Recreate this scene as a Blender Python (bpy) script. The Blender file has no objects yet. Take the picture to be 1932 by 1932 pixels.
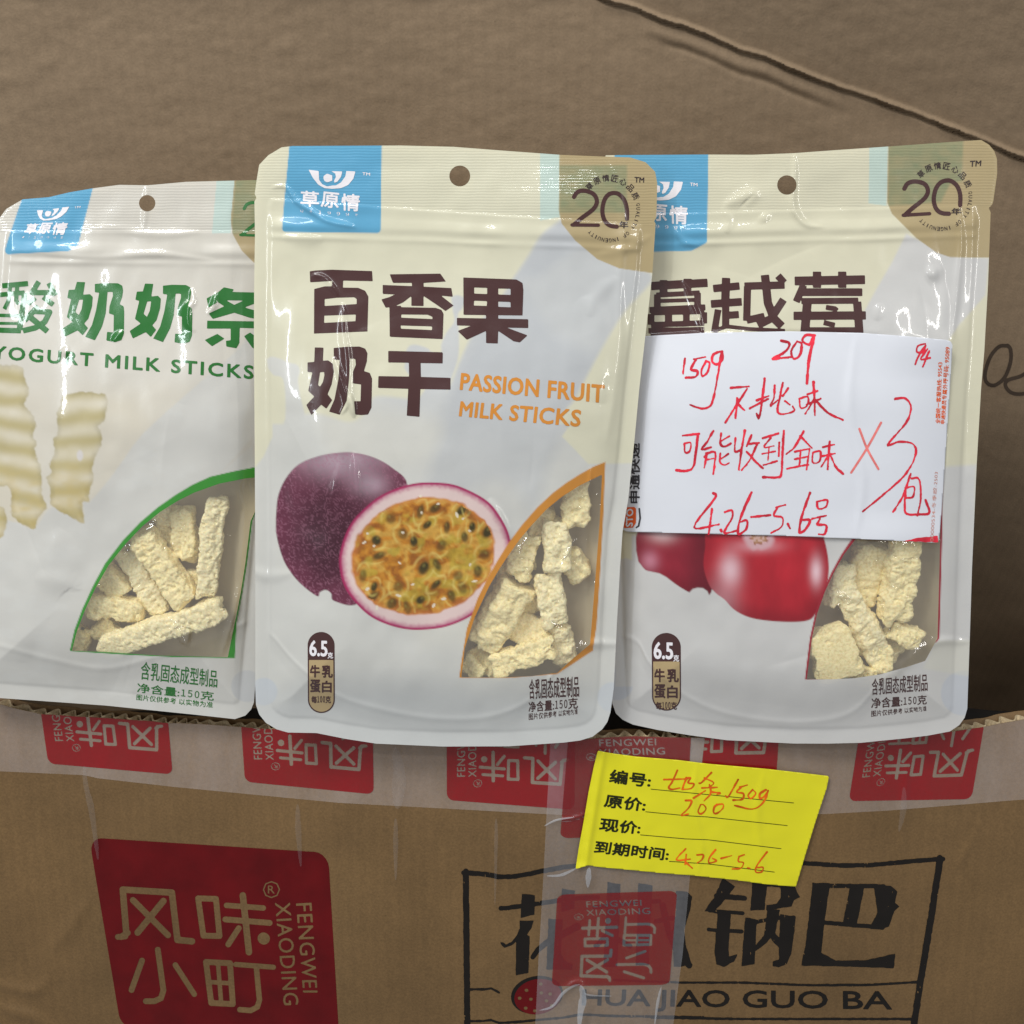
import bpy, bmesh, math
import numpy as np
from mathutils import Vector, Euler

# ------------------------------------------------------------------ camera, world, lamps, exposure
S = bpy.context.scene
COL = S.collection
PITCH = math.radians(12.5)
CAM = np.array([0.0, -0.44, 0.0])
FPX, CPX = 1937.0, 966.0
cd = bpy.data.cameras.new('camera'); cam = bpy.data.objects.new('camera', cd); COL.objects.link(cam)
cam.location = CAM; cam.rotation_euler = (math.radians(90) - PITCH, 0, 0)
cd.sensor_width = 36; cd.lens = 36 * FPX / 1932.0; cd.clip_start = 0.01; cd.clip_end = 50
S.camera = cam
W = bpy.data.worlds.new('World'); S.world = W; W.use_nodes = True
W.node_tree.nodes['Background'].inputs[0].default_value = (0.93, 0.96, 1.0, 1)
W.node_tree.nodes['Background'].inputs[1].default_value = 0.33


def area(name, loc, target, sx, sy, power, col=(1, 1, 1)):
    l = bpy.data.lights.new(name, 'AREA'); l.shape = 'RECTANGLE'; l.size = sx; l.size_y = sy
    l.energy = power; l.color = col
    o = bpy.data.objects.new(name, l); COL.objects.link(o); o.location = loc
    o.rotation_euler = (Vector(target) - Vector(loc)).to_track_quat('-Z', 'Y').to_euler()
    return o


area('ceiling_light_panel', (-0.62, -0.85, 1.0), (0, 0, -0.05), 0.55, 0.4, 16.5, (1.0, 0.98, 0.93))
area('ceiling_light_tube', (0.55, -0.55, 1.15), (0, 0, -0.1), 1.2, 0.04, 5.0, (0.95, 0.98, 1.0))
area('added_streak_light', (-0.95, -1.25, 0.35), (0, 0, -0.1), 0.07, 1.0, 5.0, (0.9, 0.96, 1.0))  # added strip lamp, puts vertical streaks on the film creases
area('added_streak_light', (1.0, -1.2, 0.25), (0, 0, -0.1), 0.05, 0.9, 3.0, (1.0, 0.97, 0.92))  # added slim lamp for glints along the right-hand edges
area('ceiling_light_tube', (-0.25, -1.45, 0.95), (0, 0, -0.1), 1.5, 0.04, 5.0, (0.97, 0.99, 1.0))
S.view_settings.view_transform = 'Standard'; S.view_settings.look = 'None'
S.view_settings.exposure = 0.0; S.view_settings.gamma = 1.0
S.cycles.transparent_max_bounces = 24; S.cycles.max_bounces = 10

# ------------------------------------------------------------------ measured layout: each survey sheet is (x, y, scale)
CR = dict(P=(0, 0, 1), R1=(460, 255.56, .41667), R2=(460, 798.6, .41667), R3=(0, 306.7, .27115), R4=(0, 798.6, .3306),
          R5=(1118.06, 242.8, .4213), R6=(1118.06, 606.9, .4213), R7=(1118.06, 958.3, .4213), R8=(1022.2, 1373.6, .4709),
          S1=(0, 1309.7, .33069), S2=(447.2, 1309.7, .33069), S3=(1054.2, 1373.6, .28109), S4=(830.6, 1629.2, .33069),
          S5=(1022.2, 0, .4709), S6=(1022.2, 274.7, .16534), S7=(511.1, 274.7, .16534), S8=(1597.2, 242.8, .17328),
          R9=(472.8, 498.3, .21825), R10=(0, 670.8, .19841), R11=(1341.7, 1022.2, .2844), R12=(830.6, 1661.1, .19841))


def pts(crop, s):
    a = np.array([[float(v) for v in p.split(',')] for p in s.split()]) if isinstance(s, str) else np.array(s, float)
    ox, oy, k = CR[crop]
    return a * k + np.array([ox, oy])


def lin(c):
    c = np.asarray(c, float) / 255.0
    return np.where(c <= .04045, c / 12.92, ((c + .055) / 1.055) ** 2.4)


def sstep(a, b, x):
    t = np.clip((x - a) / (b - a), 0, 1); return t * t * (3 - 2 * t)


def _h(ix, iy, s):
    n = (ix.astype(np.int64) * 374761393 + iy.astype(np.int64) * 668265263 + s * 1442695041) & 0x7fffffff
    n = ((n ^ (n >> 13)) * 1274126177) & 0x7fffffff
    n = (n ^ (n >> 16)) & 0x7fffffff
    return n / float(0x7fffffff)


def noise(x, y, s=0):
    x = np.asarray(x, float); y = np.asarray(y, float)
    ix = np.floor(x); iy = np.floor(y); fx = x - ix; fy = y - iy
    fx = fx * fx * fx * (fx * (fx * 6 - 15) + 10); fy = fy * fy * fy * (fy * (fy * 6 - 15) + 10)
    a = _h(ix, iy, s); b = _h(ix + 1, iy, s); c = _h(ix, iy + 1, s); d = _h(ix + 1, iy + 1, s)
    return (a * (1 - fx) + b * fx) * (1 - fy) + (c * (1 - fx) + d * fx) * fy


def fbm(x, y, s=0, o=4):
    v = 0; a = .5; t = 0
    for k in range(o):
        v = v + a * noise(x * 2 ** k, y * 2 ** k, s + k * 17); t += a; a *= .5
    return v / t


def noise3(p, s):
    z = p[:, 2]; iz = np.floor(z); f = z - iz; f = f * f * (3 - 2 * f)
    a = noise(p[:, 0] + iz * 37.7, p[:, 1] + iz * 17.3, s); b = noise(p[:, 0] + (iz + 1) * 37.7, p[:, 1] + (iz + 1) * 17.3, s)
    return a * (1 - f) + b * f


# ------------------------------------------------------------------ signed distances (positive inside), y down
def sd_poly(x, y, poly):
    n = len(poly); d2 = np.full(x.shape, 1e18); ins = np.zeros(x.shape, bool)
    for i in range(n):
        ax, ay = poly[i]; bx, by = poly[(i + 1) % n]
        ex, ey = bx - ax, by - ay; wx, wy = x - ax, y - ay
        t = np.clip((wx * ex + wy * ey) / (ex * ex + ey * ey + 1e-12), 0, 1)
        d2 = np.minimum(d2, (wx - t * ex) ** 2 + (wy - t * ey) ** 2)
        if ay != by:
            c = (ay > y) != (by > y)
            ins ^= c & (x < (bx - ax) * (y - ay) / (by - ay) + ax)
    return np.where(ins, 1, -1) * np.sqrt(d2)


def sd_line(x, y, p, w0, w1=None):
    w1 = w0 if w1 is None else w1
    best = np.full(x.shape, -1e9); n = len(p)
    L = np.r_[0, np.cumsum(np.hypot(*np.diff(p, axis=0).T))] if n > 1 else np.array([0.])
    if n == 1: return w0 / 2 - np.hypot(x - p[0][0], y - p[0][1])
    for i in range(n - 1):
        ax, ay = p[i]; ex, ey = p[i + 1] - p[i]; wx, wy = x - ax, y - ay
        t = np.clip((wx * ex + wy * ey) / (ex * ex + ey * ey + 1e-12), 0, 1)
        r = .5 * (w0 + (w1 - w0) * (L[i] + t * (L[i + 1] - L[i])) / L[-1])
        best = np.maximum(best, r - np.hypot(wx - t * ex, wy - t * ey))
    return best


def smooth(p, k=5):
    p = np.asarray(p, float)
    if len(p) < 3: return p
    q = np.vstack([2 * p[0] - p[1], p, 2 * p[-1] - p[-2]]); out = []
    for i in range(1, len(q) - 2):
        a, b, c, d = q[i - 1:i + 3]
        for t in np.arange(k) / k:
            out.append(.5 * (2 * b + (c - a) * t + (2 * a - 5 * b + 4 * c - d) * t * t + (3 * b - a - 3 * c + d) * t ** 3))
    out.append(p[-1]); return np.array(out)


def ridge(x, y, p, w):
    """soft ridge along a path that fades towards both ends"""
    d2 = np.full(x.shape, 1e18); sp = np.zeros(x.shape)
    L = np.r_[0, np.cumsum(np.hypot(*np.diff(p, axis=0).T))]
    for i in range(len(p) - 1):
        ax, ay = p[i]; ex, ey = p[i + 1] - p[i]; wx, wy = x - ax, y - ay
        t = np.clip((wx * ex + wy * ey) / (ex * ex + ey * ey + 1e-12), 0, 1)
        q = (wx - t * ex) ** 2 + (wy - t * ey) ** 2; m = q < d2
        d2 = np.where(m, q, d2); sp = np.where(m, (L[i] + t * (L[i + 1] - L[i])) / L[-1], sp)
    k = np.sin(math.pi * np.clip(sp, 0, 1)) ** .7
    ww = w * (.45 + .75 * k)
    return k * np.exp(-d2 / ww ** 2)


def spindle(p, w):
    p = smooth(p, 6); n = len(p); t = np.linspace(0, 1, n)
    d = np.gradient(p, axis=0); d /= np.hypot(d[:, 0], d[:, 1])[:, None]
    nn = np.c_[-d[:, 1], d[:, 0]]; r = (w / 2 * np.sin(math.pi * t) ** .6 * (.7 + .5 * noise(t * 9, t * 0, 3)))[:, None]
    return np.vstack([p + nn * r, (p - nn * r)[::-1]])


class Shape:
    """ink: filled polygons, holes and pen strokes, in survey pixels"""
    def __init__(self): self.a = []
    def poly(self, p, r=0.0): self.a.append(('p', p, r)); return self
    def hole(self, p): self.a.append(('h', p, 0)); return self
    def line(self, p, w, w1=None, curve=False):
        self.a.append(('l', smooth(p) if curve else p, (w, w if w1 is None else w1))); return self
    def bar(self, p, w):
        for i in range(len(p) - 1):
            d = p[i + 1] - p[i]; d = d / np.hypot(*d); n = np.array([-d[1], d[0]]) * w / 2
            self.a.append(('p', np.array([p[i] + n, p[i + 1] + n, p[i + 1] - n, p[i] - n]), 0))
            if i: self.a.append(('l', p[i:i + 1], (w * .98, w * .98)))
        return self
    def cut(self, p, w, curve=False): self.a.append(('c', smooth(p) if curve else p, (w, w))); return self
    def bbox(self):
        q = np.vstack([b for a, b, c in self.a if a in 'pl'])
        m = max([max(c) for a, b, c in self.a if a == 'l'] + [4]); return q.min(0) - m, q.max(0) + m
    def f(self, x, y):
        F = np.full(x.shape, -60.0)
        for k, p, c in self.a:
            m = 8 + (max(c) if k in 'lc' else 4)
            lo, hi = p.min(0) - m, p.max(0) + m
            s = (x >= lo[0]) & (x <= hi[0]) & (y >= lo[1]) & (y <= hi[1])
            if not s.any(): continue
            xs, ys = x[s], y[s]
            if k == 'p': F[s] = np.maximum(F[s], sd_poly(xs, ys, p) + c)
            elif k == 'l': F[s] = np.maximum(F[s], sd_line(xs, ys, p, *c))
            elif k == 'h': F[s] = np.minimum(F[s], -sd_poly(xs, ys, p))
            else: F[s] = np.minimum(F[s], -sd_line(xs, ys, p, *c))
        return F


# ------------------------------------------------------------------ contouring a field into a clean sheet of triangles
def contour(x0, y0, x1, y1, step, field):
    xs = np.arange(x0, x1 + step, step); ys = np.arange(y0, y1 + step, step)
    X, Y = np.meshgrid(xs, ys); Fv = field(X, Y)
    Fv = np.where(np.abs(Fv) < step * .03, np.where(Fv >= 0, step * .03, -step * .03), Fv)
    ny, nx = X.shape; N = ny * nx; idx = np.arange(N).reshape(ny, nx)
    px, py, f = X.ravel(), Y.ravel(), Fv.ravel()
    a, b, c, d = idx[:-1, :-1].ravel(), idx[:-1, 1:].ravel(), idx[1:, 1:].ravel(), idx[1:, :-1].ravel()
    # edge ids: H=N+i, V=2N+i, D=3N+i, with i the first corner
    T = np.vstack([np.c_[a, b, c, N + a, 2 * N + b, 3 * N + a], np.c_[a, c, d, 3 * N + a, N + d, 2 * N + a]])
    ins = f[T[:, :3]] > 0; k = ins.sum(1); out = [T[k == 3][:, :3]]
    for r in range(3):
        A, B, C = T[:, r], T[:, (r + 1) % 3], T[:, (r + 2) % 3]
        AB, BC, CA = T[:, 3 + r], T[:, 3 + (r + 1) % 3], T[:, 3 + (r + 2) % 3]
        iA, iB, iC = ins[:, r], ins[:, (r + 1) % 3], ins[:, (r + 2) % 3]
        m = (k == 1) & iA; out.append(np.c_[A, AB, CA][m])
        m = (k == 2) & iA & iB
        out.append(np.c_[A, B, BC][m]); out.append(np.c_[A, BC, CA][m])
    tri = np.vstack(out)[:, ::-1]
    u, inv = np.unique(tri.ravel(), return_inverse=True); tri = inv.reshape(-1, 3)
    vx = np.empty(len(u)); vy = np.empty(len(u)); kind = u // N; base = u % N
    off = np.array([0, 1, nx, nx + 1])[kind]; ot = base + off
    fa, fb = f[base], f[np.minimum(ot, N - 1)]
    t = np.where(kind == 0, 0, fa / np.where(kind == 0, 1, (fa - fb) + 1e-20))
    vx = px[base] + t * (px[np.minimum(ot, N - 1)] - px[base]); vy = py[base] + t * (py[np.minimum(ot, N - 1)] - py[base])
    return np.c_[vx, vy], tri


# ------------------------------------------------------------------ surfaces of the place
FW = np.array([0, math.cos(PITCH), -math.sin(PITCH)]); UP = np.array([0, math.sin(PITCH), math.cos(PITCH)]); RT = np.array([1., 0, 0])


def ray(x, y):
    return FW[None] + RT[None] * ((x - CPX) / FPX)[:, None] - UP[None] * ((y - CPX) / FPX)[:, None]


class Surf:
    """an upright sheet at depth y0(x) + lean*z standing proud by h(x, y)"""
    def __init__(self, y0, lean=0.0, h=None): self.y0, self.k, self.h = y0, lean, h
    def at(self, P, lift=0.0):
        P = np.atleast_2d(P); d = ray(P[:, 0], P[:, 1])
        h = (self.h(P[:, 0], P[:, 1]) if self.h else 0) + lift
        y0 = self.y0(P[:, 0]) if callable(self.y0) else self.y0
        t = (y0 + self.k * CAM[2] - h - CAM[1]) / (d[:, 1] - self.k * d[:, 2])
        return CAM[None] + d * t[:, None]


# ------------------------------------------------------------------ mesh objects
def mesh_obj(name, V, T, mat, parent=None, shade=True, col=None, uv=None, rib=None):
    me = bpy.data.meshes.new(name); V = np.asarray(V, np.float32)
    if isinstance(T, np.ndarray):
        me.vertices.add(len(V)); me.vertices.foreach_set('co', V.ravel())
        n = T.shape[1]
        me.loops.add(T.size); me.loops.foreach_set('vertex_index', T.astype(np.int32).ravel())
        me.polygons.add(len(T)); me.polygons.foreach_set('loop_start', np.arange(0, T.size, n, dtype=np.int32))
        me.polygons.foreach_set('loop_total', np.full(len(T), n, np.int32))
        me.update(calc_edges=True)
    else:
        me.from_pydata([tuple(v) for v in V], [], T)
    if col is not None:
        a = me.color_attributes.new('Ink', 'FLOAT_COLOR', 'POINT')
        a.data.foreach_set('color', np.c_[col, np.ones(len(col))].astype(np.float32).ravel())
    if rib is not None:
        a = me.attributes.new('Rib', 'FLOAT', 'POINT'); a.data.foreach_set('value', rib.astype(np.float32))
    if uv is not None:
        l = me.uv_layers.new(name='UVMap'); vi = np.empty(len(me.loops), np.int32); me.loops.foreach_get('vertex_index', vi)
        l.data.foreach_set('uv', (uv[vi] / 1000.0).astype(np.float32).ravel())
    if shade: me.polygons.foreach_set('use_smooth', np.ones(len(me.polygons), bool))
    if mat: me.materials.append(mat)
    me.validate(clean_customdata=False)
    o = bpy.data.objects.new(name, me); COL.objects.link(o)
    if parent:
        o.parent = parent; o.matrix_parent_inverse = parent.matrix_world.inverted()
    return o


def thing(name, loc, label, cat, group=None):
    o = bpy.data.objects.new(name, None); COL.objects.link(o); o.location = loc; o.empty_display_size = .01
    o['label'] = label; o['category'] = cat
    if group: o['group'] = group
    bpy.context.view_layer.update()
    return o


def tag(o, label, cat, group=None):
    o['label'] = label; o['category'] = cat
    if group: o['group'] = group
    return o


def sheet(name, surf, shape, mat, parent, lift=.0001, step=2.0, fmod=None, **kw):
    lo, hi = shape.bbox()
    fld = (lambda x, y: fmod(x, y, shape.f(x, y))) if fmod else shape.f
    P, T = contour(lo[0], lo[1], hi[0], hi[1], step, fld)
    return mesh_obj(name, surf.at(P, lift), T, mat, parent, uv=P, **kw)


# lettering: outlines of Blender's own built-in typeface laid on the surface
_tc = {}


def glyphs(body, sp=1.0):
    """closed outline of a word as straight segments in the unit square"""
    k = (body, sp)
    if k in _tc: return _tc[k]
    c = bpy.data.curves.new('lettering', 'FONT'); c.body = body; c.space_character = sp; c.resolution_u = 3
    o = bpy.data.objects.new('lettering', c); COL.objects.link(o)
    m = bpy.data.meshes.new_from_object(o.evaluated_get(bpy.context.evaluated_depsgraph_get()))
    bpy.data.objects.remove(o); bpy.data.curves.remove(c)
    V = np.array([v.co[:2] for v in m.vertices]); cnt = {}
    for p in m.polygons:
        for e in p.edge_keys: cnt[e] = cnt.get(e, 0) + 1
    E = np.array([e for e, n in cnt.items() if n == 1])
    bpy.data.meshes.remove(m)
    lo, hi = V.min(0), V.max(0); V = (V - lo) / (hi - lo); V[:, 1] = 1 - V[:, 1]
    _tc[k] = (V, E); return _tc[k]


def homog(q):
    q = np.asarray(q, float); A = []
    for (u, v), (x, y) in zip([(0, 0), (1, 0), (1, 1), (0, 1)], q):
        A.append([u, v, 1, 0, 0, 0, -u * x, -v * x, x]); A.append([0, 0, 0, u, v, 1, -u * y, -v * y, y])
    A = np.array(A); s = np.linalg.solve(A[:, :8], A[:, 8]); return np.append(s, 1).reshape(3, 3)


def hmap(H, P):
    P = np.atleast_2d(P); r = np.c_[P, np.ones(len(P))] @ H.T; return r[:, :2] / r[:, 2:]


def net_weight(tx, crop, quad):
    H = homog(pts(crop, quad))
    for body, u0, u1, v0, v1, sp in (('净含量:', 0, .535, 0, 1, 1.0), ('１５０', .56, .80, .10, .88, .66), ('克', .82, 1, 0, .98, 1.0)):
        tx.add(body, hmap(H, [[u0, v0], [u1, v0], [u1, v1], [u0, v1]]), bold=.005, sp=sp)
    return tx


class Text:
    """words printed as one layer; r thickens the strokes"""
    def __init__(self): self.w = []
    def add(self, body, quad, bold=0.0, sp=1.0, warp=None):
        V, E = glyphs(body, sp)
        Q = hmap(homog(quad), V) if warp is None else warp(V)
        ext = hmap(homog(quad), [[0, 0], [0, 1]]) if warp is None else warp(np.array([[0, 0], [0, 1.]]))
        hgt = np.hypot(*(ext[0] - ext[1]))
        self.w.append((Q[E[:, 0]], Q[E[:, 1]], bold * hgt * 1.15 + .010 * min(hgt, 22)))
        return self
    def bbox(self):
        q = np.vstack([np.vstack(w[:2]) for w in self.w]); return q.min(0) - 3, q.max(0) + 3
    def f(self, x, y):
        F = np.full(x.shape, -60.0)
        for A, B, r in self.w:
            al = np.vstack([A, B]); lo, hi = al.min(0) - 4 - r, al.max(0) + 4 + r
            s = (x >= lo[0]) & (x <= hi[0]) & (y >= lo[1]) & (y <= hi[1])
            if not s.any(): continue
            xs, ys = x[s], y[s]; order = np.argsort(xs); xs, ys = xs[order], ys[order]
            d2 = np.full(xs.shape, 64.0); par = np.zeros(xs.shape, bool)
            for (ax, ay), (bx, by) in zip(A, B):
                m = min(ax, bx) - 5; M = max(ax, bx) + 5
                i0, i1 = np.searchsorted(xs, m), np.searchsorted(xs, M)
                ex, ey = bx - ax, by - ay; wx, wy = xs[i0:i1] - ax, ys[i0:i1] - ay
                t = np.clip((wx * ex + wy * ey) / (ex * ex + ey * ey + 1e-12), 0, 1)
                d2[i0:i1] = np.minimum(d2[i0:i1], (wx - t * ex) ** 2 + (wy - t * ey) ** 2)
                # crossings counted upwards, so only the columns between the ends matter
                l, h = (ax, bx) if ax < bx else (bx, ax)
                j0, j1 = np.searchsorted(xs, l), np.searchsorted(xs, h)
                if j1 > j0: par[j0:j1] ^= ys[j0:j1] < ay + (xs[j0:j1] - ax) * ey / ex
            v = np.where(par, 1, -1) * np.sqrt(d2) + r
            o = np.empty_like(v); o[order] = v; F[s] = np.maximum(F[s], o)
        return F
    def build(self, name, surf, mat, parent, lift=.00012, cell=None, step=None):
        hs = min(np.hypot(*(np.vstack(w[:2]).max(0) - np.vstack(w[:2]).min(0))) for w in self.w)
        return sheet(name, surf, self, mat, parent, lift=lift, step=step or .9)


# ------------------------------------------------------------------ materials
def new_mat(name):
    m = bpy.data.materials.new(name); m.use_nodes = True; nt = m.node_tree
    return m, nt, nt.nodes['Principled BSDF'], nt.nodes['Material Output']


def N(nt, t, **kw):
    n = nt.nodes.new(t)
    for k, v in kw.items(): setattr(n, k, v)
    return n


def film_mat(name, rgb=None, rough=.26, coat=.85, crough=.035, gain=1.0, grain=.03, thin=.0):
    m, nt, b, out = new_mat(name); L = nt.links.new
    tc = N(nt, 'ShaderNodeTexCoord')
    no = N(nt, 'ShaderNodeTexNoise'); no.inputs['Scale'].default_value = 14; no.inputs['Detail'].default_value = 6
    L(tc.outputs['UV'], no.inputs['Vector'])
    mr = N(nt, 'ShaderNodeMapRange'); mr.inputs[3].default_value = gain * (1 - grain); mr.inputs[4].default_value = gain * (1 + grain)
    L(no.outputs[0], mr.inputs[0])
    mx = N(nt, 'ShaderNodeVectorMath', operation='SCALE')
    if rgb is None:
        a = N(nt, 'ShaderNodeAttribute', attribute_name='Ink'); L(a.outputs['Color'], mx.inputs[0])
    else: mx.inputs[0].default_value = lin(rgb)
    L(mr.outputs[0], mx.inputs['Scale']); L(mx.outputs[0], b.inputs['Base Color'])
    b.inputs['Roughness'].default_value = rough; b.inputs['Coat Weight'].default_value = coat
    b.inputs['Coat Roughness'].default_value = crough
    # ribs pressed into the heat seal, and the faint unevenness of laminated film
    wv = N(nt, 'ShaderNodeTexWave', bands_direction='Y', wave_profile='SIN'); wv.inputs['Scale'].default_value = 58
    wv.inputs['Distortion'].default_value = 1.6; wv.inputs['Detail'].default_value = 1.5; wv.inputs['Detail Scale'].default_value = .6
    L(tc.outputs['UV'], wv.inputs['Vector'])
    ra = N(nt, 'ShaderNodeAttribute', attribute_name='Rib')
    ml = N(nt, 'ShaderNodeMath', operation='MULTIPLY'); L(wv.outputs['Fac'], ml.inputs[0]); L(ra.outputs['Fac'], ml.inputs[1])
    bu = N(nt, 'ShaderNodeBump'); bu.inputs['Strength'].default_value = .15; bu.inputs['Distance'].default_value = .0005
    L(ml.outputs[0], bu.inputs['Height'])
    n2 = N(nt, 'ShaderNodeTexNoise'); n2.inputs['Scale'].default_value = 30; n2.inputs['Detail'].default_value = 4
    L(tc.outputs['UV'], n2.inputs['Vector'])
    b2 = N(nt, 'ShaderNodeBump'); b2.inputs['Strength'].default_value = .10; b2.inputs['Distance'].default_value = .001
    L(n2.outputs[0], b2.inputs['Height']); L(bu.outputs[0], b2.inputs['Normal']); L(b2.outputs[0], b.inputs['Normal'])
    L(b2.outputs[0], b.inputs['Coat Normal'])
    tl = N(nt, 'ShaderNodeBsdfTranslucent'); L(mx.outputs[0], tl.inputs[0]); ms = N(nt, 'ShaderNodeMixShader'); ms.inputs[0].default_value = thin
    L(b.outputs[0], ms.inputs[1]); L(tl.outputs[0], ms.inputs[2]); L(ms.outputs[0], out.inputs[0])
    return m


def clear_mat(name):
    m, nt, b, out = new_mat(name); L = nt.links.new; nt.nodes.remove(b)
    tr = N(nt, 'ShaderNodeBsdfTransparent'); tr.inputs[0].default_value = (.93, .93, .91, 1)
    gl = N(nt, 'ShaderNodeBsdfGlossy'); gl.inputs['Roughness'].default_value = .035
    tc = N(nt, 'ShaderNodeTexCoord'); n2 = N(nt, 'ShaderNodeTexNoise'); n2.inputs['Scale'].default_value = 26; n2.inputs['Detail'].default_value = 3
    n2.inputs['Distortion'].default_value = 1.2
    L(tc.outputs['UV'], n2.inputs['Vector'])
    bu = N(nt, 'ShaderNodeBump'); bu.inputs['Strength'].default_value = .5; bu.inputs['Distance'].default_value = .0016
    L(n2.outputs[0], bu.inputs['Height']); L(bu.outputs[0], gl.inputs['Normal'])
    lw = N(nt, 'ShaderNodeLayerWeight'); lw.inputs[0].default_value = .5; L(bu.outputs[0], lw.inputs['Normal'])
    pw = N(nt, 'ShaderNodeMath', operation='POWER'); pw.inputs[1].default_value = 4; L(lw.outputs['Facing'], pw.inputs[0])
    ad = N(nt, 'ShaderNodeMath', operation='MULTIPLY_ADD'); ad.inputs[1].default_value = .7; ad.inputs[2].default_value = .09
    L(pw.outputs[0], ad.inputs[0])
    df = N(nt, 'ShaderNodeBsdfDiffuse'); df.inputs[0].default_value = (.8, .78, .74, 1); m0 = N(nt, 'ShaderNodeMixShader'); m0.inputs[0].default_value = .09
    L(tr.outputs[0], m0.inputs[1]); L(df.outputs[0], m0.inputs[2]); tr = m0
    mx = N(nt, 'ShaderNodeMixShader'); L(ad.outputs[0], mx.inputs[0]); L(tr.outputs[0], mx.inputs[1]); L(gl.outputs[0], mx.inputs[2])
    L(mx.outputs[0], out.inputs[0]); return m


def board_mat(name, rgb, var=.10, scale=8, fibre=.25, rough=.75, spec=.3, dark=None):
    """kraft paper: mottled colour, fibre flecks"""
    m, nt, b, out = new_mat(name); L = nt.links.new
    tc = N(nt, 'ShaderNodeTexCoord')
    n1 = N(nt, 'ShaderNodeTexNoise'); n1.inputs['Scale'].default_value = scale; n1.inputs['Detail'].default_value = 7; n1.inputs['Roughness'].default_value = .6
    L(tc.outputs['Object'], n1.inputs['Vector'])
    n2 = N(nt, 'ShaderNodeTexNoise'); n2.inputs['Scale'].default_value = 900; n2.inputs['Detail'].default_value = 2
    L(tc.outputs['Object'], n2.inputs['Vector'])
    v = N(nt, 'ShaderNodeTexVoronoi'); v.inputs['Scale'].default_value = 95; L(tc.outputs['Object'], v.inputs['Vector'])
    cr = N(nt, 'ShaderNodeValToRGB'); c = lin(rgb)
    cr.color_ramp.elements[0].position = .3; cr.color_ramp.elements[1].position = .72
    cr.color_ramp.elements[0].color = (*(c * (1 - var * 1.3)), 1); cr.color_ramp.elements[1].color = (*(c * (1 + var)), 1)
    L(n1.outputs[0], cr.inputs[0])
    # corrugation showing through, and rubbed patches
    wv = N(nt, 'ShaderNodeTexWave', bands_direction='X'); wv.inputs['Scale'].default_value = 52; wv.inputs['Distortion'].default_value = .8; L(tc.outputs['Object'], wv.inputs['Vector'])
    n3 = N(nt, 'ShaderNodeTexNoise'); n3.inputs['Scale'].default_value = 26; n3.inputs['Detail'].default_value = 9; n3.inputs['Roughness'].default_value = .72; n3.inputs['Distortion'].default_value = .8
    L(tc.outputs['Object'], n3.inputs['Vector'])
    m4 = N(nt, 'ShaderNodeMapRange'); m4.inputs[1].default_value = .58; m4.inputs[2].default_value = .75; m4.inputs[3].default_value = 1; m4.inputs[4].default_value = 1.16; L(n3.outputs[0], m4.inputs[0])
    m5 = N(nt, 'ShaderNodeMapRange'); m5.inputs[3].default_value = .975; m5.inputs[4].default_value = 1.02; L(wv.outputs['Fac'], m5.inputs[0])
    mw = N(nt, 'ShaderNodeMath', operation='MULTIPLY'); L(m4.outputs[0], mw.inputs[0]); L(m5.outputs[0], mw.inputs[1])
    m1 = N(nt, 'ShaderNodeMapRange'); m1.inputs[1].default_value = .3; m1.inputs[2].default_value = .7
    m1.inputs[3].default_value = 1 - fibre; m1.inputs[4].default_value = 1 + fibre; L(n2.outputs[0], m1.inputs[0])
    m2 = N(nt, 'ShaderNodeMapRange'); m2.inputs[1].default_value = .02; m2.inputs[2].default_value = .05
    m2.inputs[3].default_value = .8; m2.inputs[4].default_value = 1; L(v.outputs['Distance'], m2.inputs[0])
    mu = N(nt, 'ShaderNodeMath', operation='MULTIPLY'); L(m1.outputs[0], mu.inputs[0]); L(m2.outputs[0], mu.inputs[1])
    mv = N(nt, 'ShaderNodeMath', operation='MULTIPLY'); L(mu.outputs[0], mv.inputs[0]); L(mw.outputs[0], mv.inputs[1])
    sc = N(nt, 'ShaderNodeVectorMath', operation='SCALE'); L(cr.outputs[0], sc.inputs[0]); L(mv.outputs[0], sc.inputs['Scale'])
    L(sc.outputs[0], b.inputs['Base Color'])
    b.inputs['Roughness'].default_value = rough; b.inputs['Specular IOR Level'].default_value = spec
    bu = N(nt, 'ShaderNodeBump'); bu.inputs['Strength'].default_value = .25; bu.inputs['Distance'].default_value = .0004
    L(n2.outputs[0], bu.inputs['Height']); L(bu.outputs[0], b.inputs['Normal'])
    return m


def ink_mat(name, rgb, rough=.5, wear=0.06, spec=.2, scale=60):
    m, nt, b, out = new_mat(name); L = nt.links.new
    tc = N(nt, 'ShaderNodeTexCoord'); n1 = N(nt, 'ShaderNodeTexNoise'); n1.inputs['Scale'].default_value = scale; n1.inputs['Detail'].default_value = 6
    L(tc.outputs['Object'], n1.inputs['Vector'])
    mr = N(nt, 'ShaderNodeMapRange'); mr.inputs[1].default_value = .3; mr.inputs[2].default_value = .7; mr.inputs[3].default_value = 1 - .12 - wear; mr.inputs[4].default_value = 1.12 + wear
    L(n1.outputs[0], mr.inputs[0])
    sc = N(nt, 'ShaderNodeVectorMath', operation='SCALE'); sc.inputs[0].default_value = lin(rgb); L(mr.outputs[0], sc.inputs['Scale'])
    L(sc.outputs[0], b.inputs['Base Color']); b.inputs['Roughness'].default_value = rough; b.inputs['Specular IOR Level'].default_value = spec
    return m


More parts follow.
